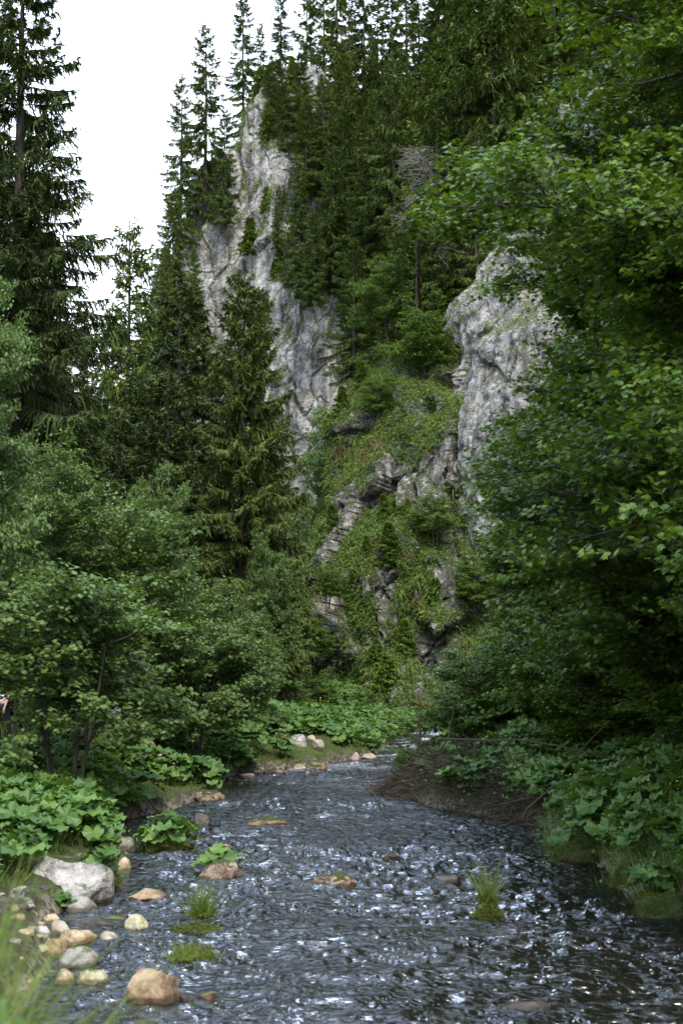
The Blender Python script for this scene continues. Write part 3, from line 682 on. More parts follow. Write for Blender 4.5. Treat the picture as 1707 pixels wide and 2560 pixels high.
# ------------------------------------------------------------ maples
def branch_path(o, d, L, rng, n=7, wob=.12, lift=0.0):
    s = np.linspace(0, 1, n); p = np.zeros((n, 3)); p[0] = o; dd = np.array(d, float)
    for k in range(1, n):
        dd = dd + rng.normal(size=3) * wob + [0, 0, lift]; dd /= np.linalg.norm(dd); p[k] = p[k - 1] + dd * L / (n - 1)
    return p
def maple(seed, trunks, limbs, leaf=.13, lmat='maple_r', gaps=(), dens=1.0, flat=.55, trunk_r=.14, sec_gap=.32):
    """trunks: list of paths; limbs: list of (origin, direction, length); leaves in flat sprays at the twig ends"""
    rng = np.random.default_rng(seed); wb = MB(); LP, LN, LF = [], [], []
    for tpth, r0 in trunks: 
        v_, f_ = tube(tpth, np.linspace(r0, r0 * .35, len(tpth)), 7); wb.add(v_, f_)
    TO, TD, TL = [], [], []
    def ingap(p):
        p = np.atleast_2d(p); k = np.zeros(len(p), bool)
        for (c_, r_) in gaps: k |= (((p - np.array(c_)) / np.array(r_)) ** 2).sum(1) < 1
        return k
    for o, d, L in limbs:
        d = np.array(d, float); d /= np.linalg.norm(d)
        lp_ = branch_path(o, d, L, rng, 9, .10, .01); r0 = .008 + .011 * L
        ig = ingap(lp_); nk = int(np.argmax(ig)) if ig.any() else 9
        if nk < 2: continue
        v_, f_ = tube(lp_[:nk], np.linspace(r0, .006, 9)[:nk], 4); wb.add(v_, f_)
        ns = max(3, int(L / sec_gap * 2 * dens))
        for k in range(ns):
            s = rng.uniform(.15, 1.0); x = s * 8; i0 = min(7, int(x)); p = lp_[i0] + (lp_[i0 + 1] - lp_[i0]) * (x - i0)
            ax = nrm(lp_[i0 + 1] - lp_[i0]); side = nrm(np.cross(ax, [0, 0, 1.])) * (1 if rng.random() < .5 else -1)
            l2 = L * .36 * (1.15 - s) ** .6 * rng.uniform(.6, 1.2) + .25
            d2 = nrm(ax * rng.uniform(.4, 1) + side * rng.uniform(.3, 1) + np.array([0, 0, rng.uniform(-.25, .35)]))
            sp = branch_path(p, d2, l2, rng, 5, .16, .0)
            if ingap(sp).any() or s * 8 > nk - 1 + .01 and nk < 9: continue
            v_, f_ = tube(sp, np.linspace(.004 + .006 * l2, .003, 5), 3); wb.add(v_, f_)
            nt3 = max(3, int(l2 / .17 * dens))
            for q in range(nt3):
                u = rng.uniform(.2, 1) * 4; i1 = min(3, int(u)); p3 = sp[i1] + (sp[i1 + 1] - sp[i1]) * (u - i1)
                TO.append(p3); TD.append(nrm(d2 + rng.normal(size=3) * [.7, .7, .28])); TL.append(rng.uniform(.15, .45))
    TO = np.array(TO); TD = np.array(TD); TL = np.array(TL)
    if gaps:
        keep = np.ones(len(TO), bool)
        for (c, r) in gaps: keep &= (((TO - np.array(c)) / np.array(r)) ** 2).sum(1) > 1 + .35 * vnoise(TO * 1.5, 3)
        TO, TD, TL = TO[keep], TD[keep], TL[keep]
    v_, f_ = ribbons(TO, TD, TL, .008, .1, rng, 1, .6); wb.add(v_, f_)
    nl = 15; j = np.repeat(np.arange(len(TO)), nl); u = rng.uniform(.15, 1.1, len(j))
    p = TO[j] + TD[j] * (TL[j] * u)[:, None] + rng.normal(size=(len(j), 3)) * [.11, .11, .035]
    nv_ = np.stack((rng.normal(size=len(j)) * flat, rng.normal(size=len(j)) * flat - .12, np.ones(len(j))), 1) + TD[j] * .25
    ex, ey, ez = frames(nv_, rng, TD[j])
    V, F = stamp(*MAPLE, p, ex, ey, ez, leaf * rng.uniform(.65, 1.2, len(j)))
    return wb.mesh('maple_wood', M['bark_m'], True), mesh('maple_leaves', V, F, M[lmat])
def put_maple(ms_, loc, label, group=None, rz=0, scale=1, name='maple_tree', cat='tree'):
    r = bpy.data.objects.new(name, None); COL.objects.link(r); r.location = [float(q) for q in loc]; r.rotation_euler[2] = rz
    r.scale = (scale,) * 3 if np.isscalar(scale) else scale
    tag(r, label, cat, group); obj('trunk', ms_[0], r); obj('crown', ms_[1], r); return r
# right bank maples: limbs reach out over the river towards -x
def right_maple(seed, Ht, zlo, n, reach, leaf, base, gaps_px=(), dens=1.0, az=(-60, 60), gx_=0.9):
    rng = np.random.default_rng(seed)
    zt = np.linspace(0, Ht, 10); tp_ = np.stack((np.cumsum(rng.normal(size=10) * .06), np.cumsum(rng.normal(size=10) * .06), zt), 1)
    L = []
    for k in range(n):
        z = zlo + (Ht - zlo) * (k + rng.uniform(0, 1)) / n
        a = math.radians(180 + rng.uniform(*az)); el = rng.uniform(-.12, .35) + .35 * max(0, (z / Ht - .6))
        ln = reach * rng.uniform(.6, 1.1) * (1 - .45 * max(0, z / Ht - .55))
        o = [np.interp(z, zt, tp_[:, 0]), np.interp(z, zt, tp_[:, 1]), z]
        L.append((o, (math.cos(a), math.sin(a), el), ln))
    gaps = [(np.array(c) - base, r) for c, r in gaps_px]
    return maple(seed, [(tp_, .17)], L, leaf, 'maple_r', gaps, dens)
b1 = np.array((7.0, 18.5, .9)); 
g1 = [(W(1345, 320, 18), (.42, 3, .42)), (W(1180, 760, 18), (.75, 9, .75)), (W(1090, 900, 18), (.55, 9, .8)), (W(1340, 700, 18), (.35, 3, .25)), (W(1000, 100, 18), (.6, 5, .3)), (W(1010, 1310, 18), (1.0, 9, 1.8))]
put_maple(right_maple(501, 13.5, 3.6, 42, 5.4, .09, b1, g1, .95), b1, 'big overhanging maple whose dark leafy boughs fill the upper right')
b2 = np.array((7.6, 26.0, 1.0))
g2 = [(W(1140, 780, 26), (1.25, 9, 1.1)), (W(1050, 880, 26), (.9, 9, 1.0)), (W(900, 900, 26), (1.5, 9, 6)), (W(1345, 320, 26), (.6, 9, .5)), (W(1000, 1330, 26), (1.45, 9, 2.4))]
put_maple(right_maple(502, 11.0, 1.8, 40, 5.6, .105, b2, g2, .9), b2, 'second maple on the right bank, its boughs reaching low over the river')
b3 = np.array((7.5, 34.0, 1.0))
g3 = [(W(950, 1150, 34), (1.9, 9, 4.4)), (W(1010, 1350, 34), (1.7, 9, 2.0)), (W(1080, 820, 34), (2.0, 9, 1.8))]
put_maple(right_maple(503, 8.5, 1.0, 34, 5.6, .105, b3, g3, .8), b3, 'low maple over the brush pile on the right bank')
b4 = np.array((7.6, 46.0, 1.0))
g4 = [(W(940, 1300, 46), (3.5, 12, 4.6))]
put_maple(right_maple(504, 6.5, .6, 26, 4.6, .105, b4, g4, .8, az=(-90, 90)), b4, 'farthest maple of the right bank, low over the bend of the river')
b5 = np.array((6.4, 14.5, .8))
put_maple(right_maple(505, 6.5, 1.3, 22, 3.2, .10, b5, [(W(1250, 1500, 14.5), (.55, 5, 3))], .8), b5, 'nearest leafy maple cut by the right edge above the butterbur')
b6 = np.array((9.0, 23.0, 1.6))
put_maple(right_maple(506, 15, 2.5, 40, 5.0, .09, b6, g1[:3] + g2[:2], .9, az=(-80, 80)), b6, 'dark maple behind the big overhanging one at the right edge')

# left bank maples: bushy multi-stem trees
def bush(seed, Ht, R, leaf, nl, stems=4, low=.24, lmat='maple_l', dens=1.0):
    rng = np.random.default_rng(seed); T = []; L = []
    for s in range(stems):
        a = rng.uniform(0, 6.28); tip = np.array((math.cos(a) * R * .35, math.sin(a) * R * .35, Ht * rng.uniform(.75, .97)))
        q = np.linspace(0, 1, 8)[:, None]; st = np.array((math.cos(a) * .2, math.sin(a) * .2, 0))
        path = st + (tip - st) * q + np.cumsum(rng.normal(size=(8, 3)) * .05, 0) * q; T.append((path, .015 + .006 * Ht))
        for k in range(nl // stems):
            f = rng.uniform(low, 1); x = f * 7; i0 = min(6, int(x)); o = path[i0] + (path[i0 + 1] - path[i0]) * (x - i0)
            b_ = rng.uniform(0, 6.28); prof = math.sqrt(max(0, 1 - ((f - .45) / .62) ** 2))
            L.append((o, (math.cos(b_) + .3 * math.cos(a), math.sin(b_) + .3 * math.sin(a), rng.uniform(.05, .55)), R * .8 * prof * rng.uniform(.5, 1.1) + .3))
    return maple(seed, T, L, leaf, lmat, (), dens)
BU = [bush(601, 9.0, 3.0, .105, 72, 4), bush(602, 6.0, 2.6, .10, 56, 5), bush(603, 4.5, 2.2, .10, 46, 5), bush(604, 6.5, 1.9, .09, 44, 3, lmat='lime')]
def bush_px(k, xd, ytop, Yd, label, wide=1.0, rz=0, name='maple_tree', cat='tree'):
    p = W(xd, ytop, Yd); zb = Hs(p[0], Yd); h0 = (9, 6, 4.5, 6.5)[k]; s = (p[2] - zb) / h0
    put_maple(BU[k], (p[0], Yd, zb - .05), label, None, rz, (s * wide, s * wide, s), name, cat)
bush_px(0, -90, 600, 27, 'tallest leafy maple at the left edge, below the dark spruces', .5, .4)
bush_px(0, 60, 1000, 31, 'leafy maple just right of the left edge, under the dark spruces', .6, 2.0)
bush_px(1, 10, 1080, 43, 'low maple in front at the left edge above the path walker', 1.0, 1.1)
bush_px(1, 225, 1110, 34, 'maple with arching top between the left edge and the pointed one', .8, 3.0)
bush_px(0, 370, 1060, 42, 'pointed maple with a bare leading shoot left of the centre spruce', .42, 5.0)
bush_px(1, 310, 1210, 35, 'round maple below the pointed one', 1.0, .5)
bush_px(1, 470, 1320, 40, 'maple at the left foot of the centre spruce', .8, 2.5)
bush_px(1, 560, 1430, 47, 'maple under the centre spruce', .75, 4.0)
bush_px(2, 160, 1290, 26, 'low maple bush over the bank left of the pair of round boulders', 1.0, 1.5)
bush_px(2, 440, 1400, 36, 'low maple bush above the pair of round boulders', .95, .2)
bush_px(2, 575, 1470, 44, 'small maple bush at the foot of the mossy crag on the left bank', .8, 3.3)
bush_px(2, 160, 1520, 30, 'dark low maple bush by the path right of the walker', .7, 4.4)
bush_px(0, 735, 930, 85, 'slender tree in the gully in front of the pale cliff', .4, 1, cat='tree')
bush_px(1, 655, 1120, 72, 'leafy tree in the dark gully left of the mossy crag', .38, 2, cat='tree')
bush_px(1, 625, 1260, 62, 'lower leafy tree in the gully right of the centre spruce', .42, 2.7, cat='tree')
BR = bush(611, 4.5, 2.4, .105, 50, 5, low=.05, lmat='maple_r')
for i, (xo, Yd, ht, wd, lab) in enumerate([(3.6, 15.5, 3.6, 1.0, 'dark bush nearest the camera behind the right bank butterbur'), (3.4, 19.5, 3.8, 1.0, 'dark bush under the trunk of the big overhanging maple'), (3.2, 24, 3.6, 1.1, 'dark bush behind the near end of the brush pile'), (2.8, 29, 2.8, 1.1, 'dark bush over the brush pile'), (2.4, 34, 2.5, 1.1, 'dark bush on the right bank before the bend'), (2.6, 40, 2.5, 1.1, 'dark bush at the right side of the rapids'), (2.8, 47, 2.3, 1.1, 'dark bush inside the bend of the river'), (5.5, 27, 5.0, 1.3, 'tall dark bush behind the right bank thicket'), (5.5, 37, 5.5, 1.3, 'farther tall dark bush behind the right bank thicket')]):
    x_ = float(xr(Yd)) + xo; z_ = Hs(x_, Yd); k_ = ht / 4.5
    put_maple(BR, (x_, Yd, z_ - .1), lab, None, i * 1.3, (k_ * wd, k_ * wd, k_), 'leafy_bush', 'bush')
for xd, yt, yb, Yd, lab in [(900, 540, 800, 86, 'lime green broadleaf tree on the slope above the mossy crag'), (960, 640, 900, 82, 'fresh green shrub left of the upper pale wall'), (870, 820, 980, 80, 'fresh green shrub on the brow of the mossy crag'), (1000, 1090, 1260, 73, 'green shrub on the mossy crag below the upper wall'), (1090, 1230, 1420, 71, 'green shrub at the right of the mossy crag'), (735, 1510, 1680, 67, 'low green shrub at the left foot of the mossy crag'), (752, 1270, 1400, 71, 'green shrub on the left edge of the mossy crag'), (728, 1400, 1530, 69, 'green shrub on the left edge of the mossy crag above its foot'), (840, 1570, 1690, 68, 'low green shrub at the middle of the mossy crag foot'), (950, 1560, 1690, 68, 'low green shrub at the foot of the mossy crag near the river bend')]:
    p = W(xd, yt, Yd); zb = W(xd, yb, Yd)[2]; s = (p[2] - zb) / 6.5
    put_maple(BU[3], (p[0], Yd, zb), lab, None, xd, s, 'leafy_shrub', 'shrub')

# ------------------------------------------------------------ bank plants
def butterbur(cx, cy, cz, rng, R, nl, hmin=.25, hmax=.6, leaf=(.13, .24)):
    """plants as clumps of stalked round leaves; returns leaf and stalk arrays"""
    n = len(cx); j = np.repeat(np.arange(n), nl); m_ = len(j)
    a = rng.uniform(0, 6.28, m_); r = R[j] * np.sqrt(rng.random(m_)); h = rng.uniform(hmin, hmax, m_) * (1 - .35 * r / np.maximum(R[j], .01))
    base = np.stack((cx[j], cy[j], cz[j] - .03), 1); top = base + np.stack((np.cos(a) * r, np.sin(a) * r, h), 1)
    d = top - base; L = np.linalg.norm(d, axis=1)
    V1, F1 = ribbons(base, nrm(d), L, .012, 0, rng, 1, .7)
    nv_ = np.stack((np.cos(a) * .45 * r / R[j], np.sin(a) * .45 * r / R[j], np.ones(m_)), 1) + rng.normal(size=(m_, 3)) * .22
    fw = np.stack((np.cos(a), np.sin(a), 0 * a), 1); ex, ey, ez = frames(nv_, rng, fw)
    V2, F2 = stamp(*BUTTER, top, ex, ey, ez, rng.uniform(*leaf, m_))
    return V1, F1, V2, F2
EXCL = [(G(160, 2040), .75), (G(360, 1750, .55), 1.2), (G(372, 1795, .5), 1.0), (G(392, 1832, .35), .7), (G(690, 1695, .6), 1.3), (G(745, 1760), .9), (G(820, 1745), .9), (G(625, 1775), .6), (G(480, 1838), .6), (G(285, 1830, .2), .5), (G(200, 1945, .1), .4)]
def scatter(n, xr_, yr_, test, seed):
    rng = np.random.default_rng(seed); x = rng.uniform(*xr_, n); y = yr_[0] + (yr_[1] - yr_[0]) * rng.random(n) ** 1.25
    k = test(x, y, rng)
    for c_, q in EXCL:
        k &= ~((np.abs(x - c_[0]) < q) & (y < c_[1] + q) & (y > c_[1] - q * (1.0 if c_[1] < 30 else 2.5)))
    return x[k], y[k], rng
def left_bank(x, y, rng): 
    dl = xl(y) - x; pn = fbm(np.stack((x, y, x * 0), 1) * .5, 2, 21)
    return (dl > np.where(y < 21, .4, .1)) & (dl < 9) & (np.abs(x - path_x(y)) > 1.7) & (pn > -.35) & ~((y < 21) & (dl < 1.0))
def right_bank(x, y, rng):
    dr = x - xr(y); return (dr > .25) & (dr < 6)
def cover(seed, n, xr_, yr_, test, name, label, mt, nl=9, **kw):
    x, y, rng = scatter(n, xr_, yr_, test, seed); z = H(x, y); mb = MB()
    V1, F1, V2, F2 = butterbur(x, y, z, rng, rng.uniform(.2, .45, len(x)), nl, **kw); mb.add(V1, F1); mb.add(V2, F2)
    tag(obj(name, mb.mesh(name, M[mt])), label, 'ground cover', kind='stuff')
cover(31, 5200, (-13, 2), (10, 66), left_bank, 'bank_plants', 'broad round butterbur leaves covering the left river bank', 'butter', 9)
cover(32, 3600, (-1, 13), (12, 74), right_bank, 'bank_plants', 'broad round butterbur leaves covering the right river bank', 'butter', 10, hmin=.3, hmax=.75)
cover(33, 5200, (-9, 10), (56, 76.5), lambda x, y, r: (H(x, y) < 4.5) & ((xl(y) - x > .2) | (x - xr(y) > .2)) & (np.abs(x - path_x(y)) > 1.7), 'bank_plants', 'round leaved plants on the far bank below the mossy crag', 'butter', 8, leaf=(.10, .22), hmin=.1, hmax=.35)
cover(34, 1200, (-10, -.5), (21.5, 40), lambda x, y, r: (xl(y) - x > .3) & (xl(y) - x < 5) & (np.abs(x - path_x(y)) > 1.8), 'bank_plants', 'tall butterbur under the maples along the left bank', 'butter', 9, hmin=.35, hmax=.8, leaf=(.11, .22))
def herbs(seed, n, xr_, yr_, test, label, leaf=(.05, .10), mt='lime'):
    x, y, rng = scatter(n, xr_, yr_, test, seed); z = H(x, y); k = 12; j = np.repeat(np.arange(len(x)), k); m_ = len(j)
    h = rng.uniform(.05, .55, m_); p = np.stack((x[j] + rng.normal(size=m_) * .12, y[j] + rng.normal(size=m_) * .12, z[j] + h), 1)
    nv_ = np.stack((rng.normal(size=m_) * .5, rng.normal(size=m_) * .5 - .2, np.ones(m_)), 1); ex, ey, ez = frames(nv_, rng)
    V, F = stamp(*SMALL, p, ex, ey, ez, rng.uniform(*leaf, m_)); tag(obj('herbs', mesh('herbs', V, F, M[mt])), label, 'ground cover', kind='stuff')
herbs(41, 7500, (-14, 3), (10, 76), lambda x, y, r: (xl(y) - x > np.where(y < 21, .8, .1)) & (np.abs(x - path_x(y)) > 1.6), 'small leafy herbs between the butterbur on the left bank', mt='butter')
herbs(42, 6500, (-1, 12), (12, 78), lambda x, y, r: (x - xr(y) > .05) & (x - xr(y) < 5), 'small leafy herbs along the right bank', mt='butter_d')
def grass(seed, n, xr_, yr_, test, label, L=(.2, .5), nb=9):
    x, y, rng = scatter(n, xr_, yr_, test, seed); z = H(x, y); j = np.repeat(np.arange(len(x)), nb); m_ = len(j)
    o = np.stack((x[j] + rng.normal(size=m_) * .07, y[j] + rng.normal(size=m_) * .07, z[j] - .02), 1)
    d = nrm(np.stack((rng.normal(size=m_) * .4, rng.normal(size=m_) * .4, np.ones(m_)), 1))
    V, F = ribbons(o, d, rng.uniform(*L, m_), .012, rng.uniform(.1, .6, m_), rng, 3, .1); tag(obj('grass', mesh('grass', V, F, M['grass'])), label, 'grass', kind='stuff')
grass(51, 15000, (-9, 2), (8, 76), lambda x, y, r: (xl(y) - x > np.where(y < 21, .75, -.05)) & (xl(y) - x < 4) & (np.abs(x - path_x(y)) > 1.5), 'grass fringe along the left water edge')
grass(52, 12000, (-1, 10), (12, 78), lambda x, y, r: (x - xr(y) > -.1) & (x - xr(y) < 2.2), 'grass fringe along the right water edge')

for seed_, xr__, tst, lab in ((53, (-9, 2), lambda x, y, r: (xl(y) - x > np.where(y < 21, .95, .25)) & (np.abs(x - path_x(y)) > 1.5), 'left'), (54, (-1, 11), lambda x, y, r: (x - xr(y) > .05) & (x - xr(y) < 3.5), 'right')):
    keep_ = EXCL[:]; EXCL.clear(); grass(seed_, 26000, xr__, (9, 76), tst, 'short turf between the taller plants of the %s bank' % lab, (.06, .2), 7); EXCL.extend(keep_)
# ------------------------------------------------------------ rocks
def ico(sub):
    import bmesh
    bm = bmesh.new(); bmesh.ops.create_icosphere(bm, subdivisions=sub, radius=1); bm.verts.ensure_lookup_table()
    V = np.array([v.co[:] for v in bm.verts]); F = np.array([[v.index for v in f.verts] for f in bm.faces]); bm.free(); return V, F
IV, IF = ico(5)
def rock_mesh(seed, sx, sy, sz, matn, ang=.5):
    na = .16 if matn in ('rk_fullmoss', 'rk_moss') else .07
    D = IV; rng = np.random.default_rng(seed)
    # planes cut off a ball -> worn, slightly angular stone
    r = np.ones(len(D)) * 1.0
    for k in range(13):
        nn = nrm(rng.normal(size=3)); h_ = rng.uniform(.62, .93); dt = D @ nn; r = np.minimum(r, np.where(dt > .05, h_ / np.maximum(dt, .05), 9))
    r = 1 - (1 - r) * ang * 1.5; r = np.maximum(r, .45)
    V = D * r[:, None]; V = V * (1 + na * fbm(V * 1.6 + seed, 3, seed % 97))[:, None] * (1 + .018 * fbm(V * 6 + seed, 3, seed % 91))[:, None]
    V = V / np.abs(V).max(0)
    V = V * [sx, sy, sz]
    return mesh('stone', V, IF, M[matn], ang < .75)
def fuzz(o, n, L_):
    me = o.data; V = np.empty(len(me.vertices) * 3); me.vertices.foreach_get('co', V); V = V.reshape(-1, 3); rg = np.random.default_rng(len(o.name) + n)
    V = V[V[:, 2] > -.02]; p = V[rg.integers(0, len(V), n)] + rg.normal(size=(n, 3)) * .012
    d = nrm(nrm(p) * [1, 1, .6] + [0, 0, .5] + rg.normal(size=(n, 3)) * .45); a, b_ = ribbons(p, d, L_ * rg.uniform(.4, 1.5, n), .012, .5, rg, 2, .2)
    obj('moss', mesh('moss', a, b_, M['mossfuzz']), o)
def rock_px(xa, xb, yb, hp, matn, label, zb=0.0, ang=.5, seed=None, deep=.8, name='stone', group=None, sink=.12, rz=None):
    c = G((xa + xb) / 2, yb, zb); w_ = (xb - xa) * K / FPX * c[1]; h_ = hp * K / FPX * c[1] * 1.0
    sd_ = int(xa * 7 + yb) if seed is None else seed
    d_ = w_ * deep * .5; h_ = max(h_ - d_ * 3 / c[1] * .6, h_ * .6); hz = h_ * .8 + .03
    o = obj(name, rock_mesh(sd_, w_ / 2 * 1.05, d_, hz, matn, ang), None, (c[0], c[1] + d_ * .8, zb + h_ - hz))
    o.rotation_euler = (0, random.Random(sd_).uniform(-.12, .12), (random.Random(sd_).uniform(-.35, .35) if rz is None else rz))
    if matn == 'rk_fullmoss': fuzz(o, 1500, .05)
    return tag(o, label, 'boulder' if w_ > .45 else 'stone', group), c, h_
for a in [
    (43, 244, 2075, 118, 'rk_white', 'large white and grey marbled boulder on the left bank', 0.05, .95),
    (143, 217, 2096, 36, 'rk_grey', 'olive grey domed stone at the foot of the white boulder'),
    (291, 380, 2074, 31, 'rk_orange', 'orange wedge shaped stone in the shallows right of the white boulder', 0, .9),
    (283, 340, 2143, 44, 'rk_yellow', 'yellowish upright stone standing in the water', 0, .8),
    (176, 268, 2135, 28, 'rk_dark', 'flat dark brown stone left of the yellowish stone', 0, .7),
    (135, 215, 2172, 45, 'rk_tan', 'tan blocky stone in front of the flat brown one', 0, .7),
    (221, 270, 2167, 26, 'rk_pink', 'small pink stone at the water edge right of the tan block'),
    (131, 221, 2224, 48, 'rk_grey', 'pale grey green stone below the tan block'),
    (170, 248, 2262, 33, 'rk_yellow', 'low olive oval stone, nearest but one at the left water edge'),
    (125, 168, 2262, 38, 'rk_tan', 'tan stone left of the low olive oval stone'),
    (280, 402, 2306, 80, 'rk_orange', 'big brown boulder in the nearest water at lower left', 0, .62),
    (455, 497, 2293, 15, 'rk_orange', 'small wet orange stone right of the big brown boulder', 0, .6),
    (400, 460, 2296, 14, 'rk_dark', 'low dark wet stone between the brown boulder and the orange stone', 0, .6),
    (93, 137, 2122, 24, 'rk_tan', 'small tan stone above the brown one on the left gravel'),
    (105, 160, 2150, 34, 'rk_pink', 'brownish pink stone left of the flat dark stone'),
    (76, 113, 2152, 28, 'rk_white', 'small cream stone at the plants left of the pinkish stone'),
    (94, 152, 2200, 46, 'rk_tan', 'cream stone left of the pale grey green stone'),
    (14, 54, 2096, 54, 'rk_white', 'white stone left of the large marbled boulder', .15, .8),
    (52, 90, 2118, 28, 'rk_tan', 'small beige stone below the marbled boulder'),
    (232, 294, 2118, 13, 'rk_orange', 'flat orange slab in the shallows behind the yellowish stone', 0, .7),
    (265, 300, 2002, 36, 'rk_tan', 'tan stone behind the grass tuft beside the marbled boulder'),
    (267, 312, 1952, 28, 'rk_grey', 'grey round stone at the inlet left of the butterbur islet'),
    (185, 215, 1945, 18, 'rk_orange', 'small orange stone under the left bank plants', 0.05),
    (456, 560, 2026, 52, 'rk_moss', 'mossy stone with a pink face and a leafy tuft in the river', 0, .6),
    (565, 655, 1900, 27, 'rk_moss', 'flat mossy stone in mid river upstream of the tufted one', 0, .6),
    (713, 815, 2038, 42, 'rk_moss', 'tan and mossy stone in the middle of the river', 0, .7),
    (594, 651, 2022, 13, 'rk_dark', 'low dark wet stone left of the middle mossy stone', 0, .6),
    (1000, 1068, 2030, 22, 'rk_dark', 'dark wet stone right of the middle mossy stone', 0, .6),
    (872, 925, 1974, 14, 'rk_moss', 'thin mossy slab barely above the water', 0, .5),
    (438, 482, 1897, 28, 'rk_dark', 'dark brown round stone right of the butterbur islet'),
    (444, 516, 1843, 30, 'rk_moss', 'pink and mossy stone jutting from the left bank', 0, .7),
    (485, 534, 1950, 12, 'rk_pink', 'flat pinkish stone behind the tufted mossy stone', 0, .6),
    (700, 764, 1771, 25, 'rk_moss', 'long stone with pale top at the far left water edge', 0, .6),
    (803, 829, 1749, 22, 'rk_pink', 'upright pinkish stone at the far left water edge', 0, .7),
    (830, 868, 1744, 13, 'rk_pink', 'low pink stone right of the upright one at the far edge', 0, .5),
    (672, 702, 1772, 17, 'rk_pink', 'small pink stone left of the long pale topped stone', 0, .5),
    (600, 650, 1780, 15, 'rk_moss', 'mossy brown stone on the far left water edge', 0, .5),
    (545, 585, 1786, 11, 'rk_pink', 'small pale stone at the bend of the left edge', 0, .5),
    (640, 662, 1700, 15, 'rk_pink', 'leftmost pale stone of the heap on the far left bank', .5, .4),
    (660, 706, 1712, 27, 'rk_white', 'largest pale stone of the heap on the far left bank', .5, .6),
    (704, 727, 1704, 16, 'rk_pink', 'small pale stone in the middle of the heap on the far bank', .5, .4),
    (718, 746, 1712, 15, 'rk_pink', 'rightmost pale stone of the heap on the far left bank', .5, .4),
    (316, 358, 1742, 45, 'rk_tan', 'round beige boulder, upper left of the trio on the left bank', .65, .3),
    (354, 398, 1762, 46, 'rk_tan', 'round tan boulder in the middle of the trio on the left bank', .55, .25),
    (355, 408, 1775, 36, 'rk_white', 'pale broken boulder lowest of the trio on the left bank', .45, .7),
    (1265, 1390, 1985, 60, 'rk_fullmoss', 'green mossy boulder under the right bank plants', 0, .6),
    (1405, 1485, 2045, 62, 'rk_fullmoss', 'mossy boulder at the foot of the right bank, middle of three', 0, .6),
    (1475, 1600, 2112, 62, 'rk_fullmoss', 'nearest mossy boulder at the right edge of the photo', 0, .6),
    (1000, 1060, 1780, 30, 'rk_moss', 'mossy stone under the right bank plants by the rapids', 0, .6),
    (450, 500, 1822, 15, 'rk_pink', 'small pink stone above the mossy one on the left bank', 0.05, .5),
    (262, 300, 1830, 18, 'rk_tan', 'pale tan stone showing among the left bank plants', .2, .5),
    (385, 500, 2150, 26, 'rk_fullmoss', 'curved mossy stone under the tall grass tuft in the river', 0, .5),
    (1092, 1152, 2112, 30, 'rk_fullmoss', 'small mossy stone under the lone grass tuft at right', 0, .4),
    (1150, 1290, 2330, 26, 'rk_dark', 'dark submerged slab breaking the nearest water at right', 0, .5)]:
    rock_px(a[0], a[1], a[2], a[3], a[4], a[5], *(a[6:7] if len(a) > 6 else (0.0,)), ang=(a[7] if len(a) > 7 else .5))
# cobbles of the gravel shore
rng = np.random.default_rng(9)
CB = [rock_mesh(900 + k, .1, .085, .06, m_, .4) for k, m_ in enumerate(['rk_tan', 'rk_grey', 'rk_grey', 'rk_dark', 'rk_yellow'])]
for k in range(95):
    y_ = rng.uniform(12.2, 18.5); x_ = xl(y_) + rng.normal() * .28 - .12; s_ = rng.uniform(.25, 1.0)
    o = obj('cobble', CB[k % 5], None, (x_, y_, max(Hs(x_, y_), -.06) + .005), rng.uniform(0, 6), s_)
    tag(o, 'small worn cobble among the larger stones at the left water edge', 'stone', 'cobbles along the left water edge')

# ------------------------------------------------------------ tufts in the river
def tuft(xd, yd, hp, wp, label, leaves=0, z=.03, nb=160, mt='grass', droop=.5, name='grass_tuft', low=.35):
    c = G(xd, yd, 0); c[1] += .12 if z > .15 else 0; c[2] = z; h_ = hp * K / FPX * c[1]; w_ = wp * K / FPX * c[1]; rng = np.random.default_rng(int(xd * 3 + yd))
    r = bpy.data.objects.new(name, None); COL.objects.link(r); r.location = [float(q) for q in c]; tag(r, label, 'plant')
    o = np.stack((rng.normal(size=nb) * w_ * .22, rng.normal(size=nb) * w_ * .18, np.zeros(nb) - .02), 1)
    d = nrm(np.stack((rng.normal(size=nb) * .35, rng.normal(size=nb) * .35, np.ones(nb)), 1))
    V, F = ribbons(o, d, h_ * rng.uniform(low, 1.05, nb), .011, rng.uniform(.05, droop, nb), rng, 4, .1)
    obj('blades', mesh('blades', V, F, M[mt]), r)
    if leaves:
        nl = leaves; one = np.zeros(1)
        V1, F1, V2, F2 = butterbur(one, one, one, rng, np.array([w_ * .5]), nl, h_ * .45, h_ * 1.05, (.10, .19))
        mb = MB(); mb.add(V1, F1); mb.add(V2, F2); obj('leaves', mb.mesh('leaves', M['butter']), r)
    mv, mf = IV, IF
    V = IV * ([w_ * .42, w_ * .36, .12] if z < .1 else [w_ * .3, w_ * .25, .06]) * (1 + .25 * fbm(IV * 2.2, 3, int(xd)))[:, None]
    cu = obj('moss_cushion', mesh('moss_cushion', V, IF, M['moss'], True), r); fuzz(cu, 700, .04)
    return r
mm = groundmat('moss cushion', [(.35, (.03, .035, .008)), (.5, (.07, .085, .015)), (.65, (.13, .14, .03))], 12, .95, .02); M['moss'] = mm
tuft(380, 1950, 85, 130, 'islet of bright butterbur leaves and grass beside the left bank', 34)
tuft(508, 2012, 45, 95, 'leafy tuft with small butterbur leaves on the mossy pink faced stone', 14, .16)
tuft(465, 2125, 110, 70, 'tall grass tuft on the curved mossy stone in the river', 0, .12, 190, droop=.35)
tuft(440, 2215, 85, 110, 'low spreading grass clump in the water below the tall tuft', 0, .02, 330, droop=.7)
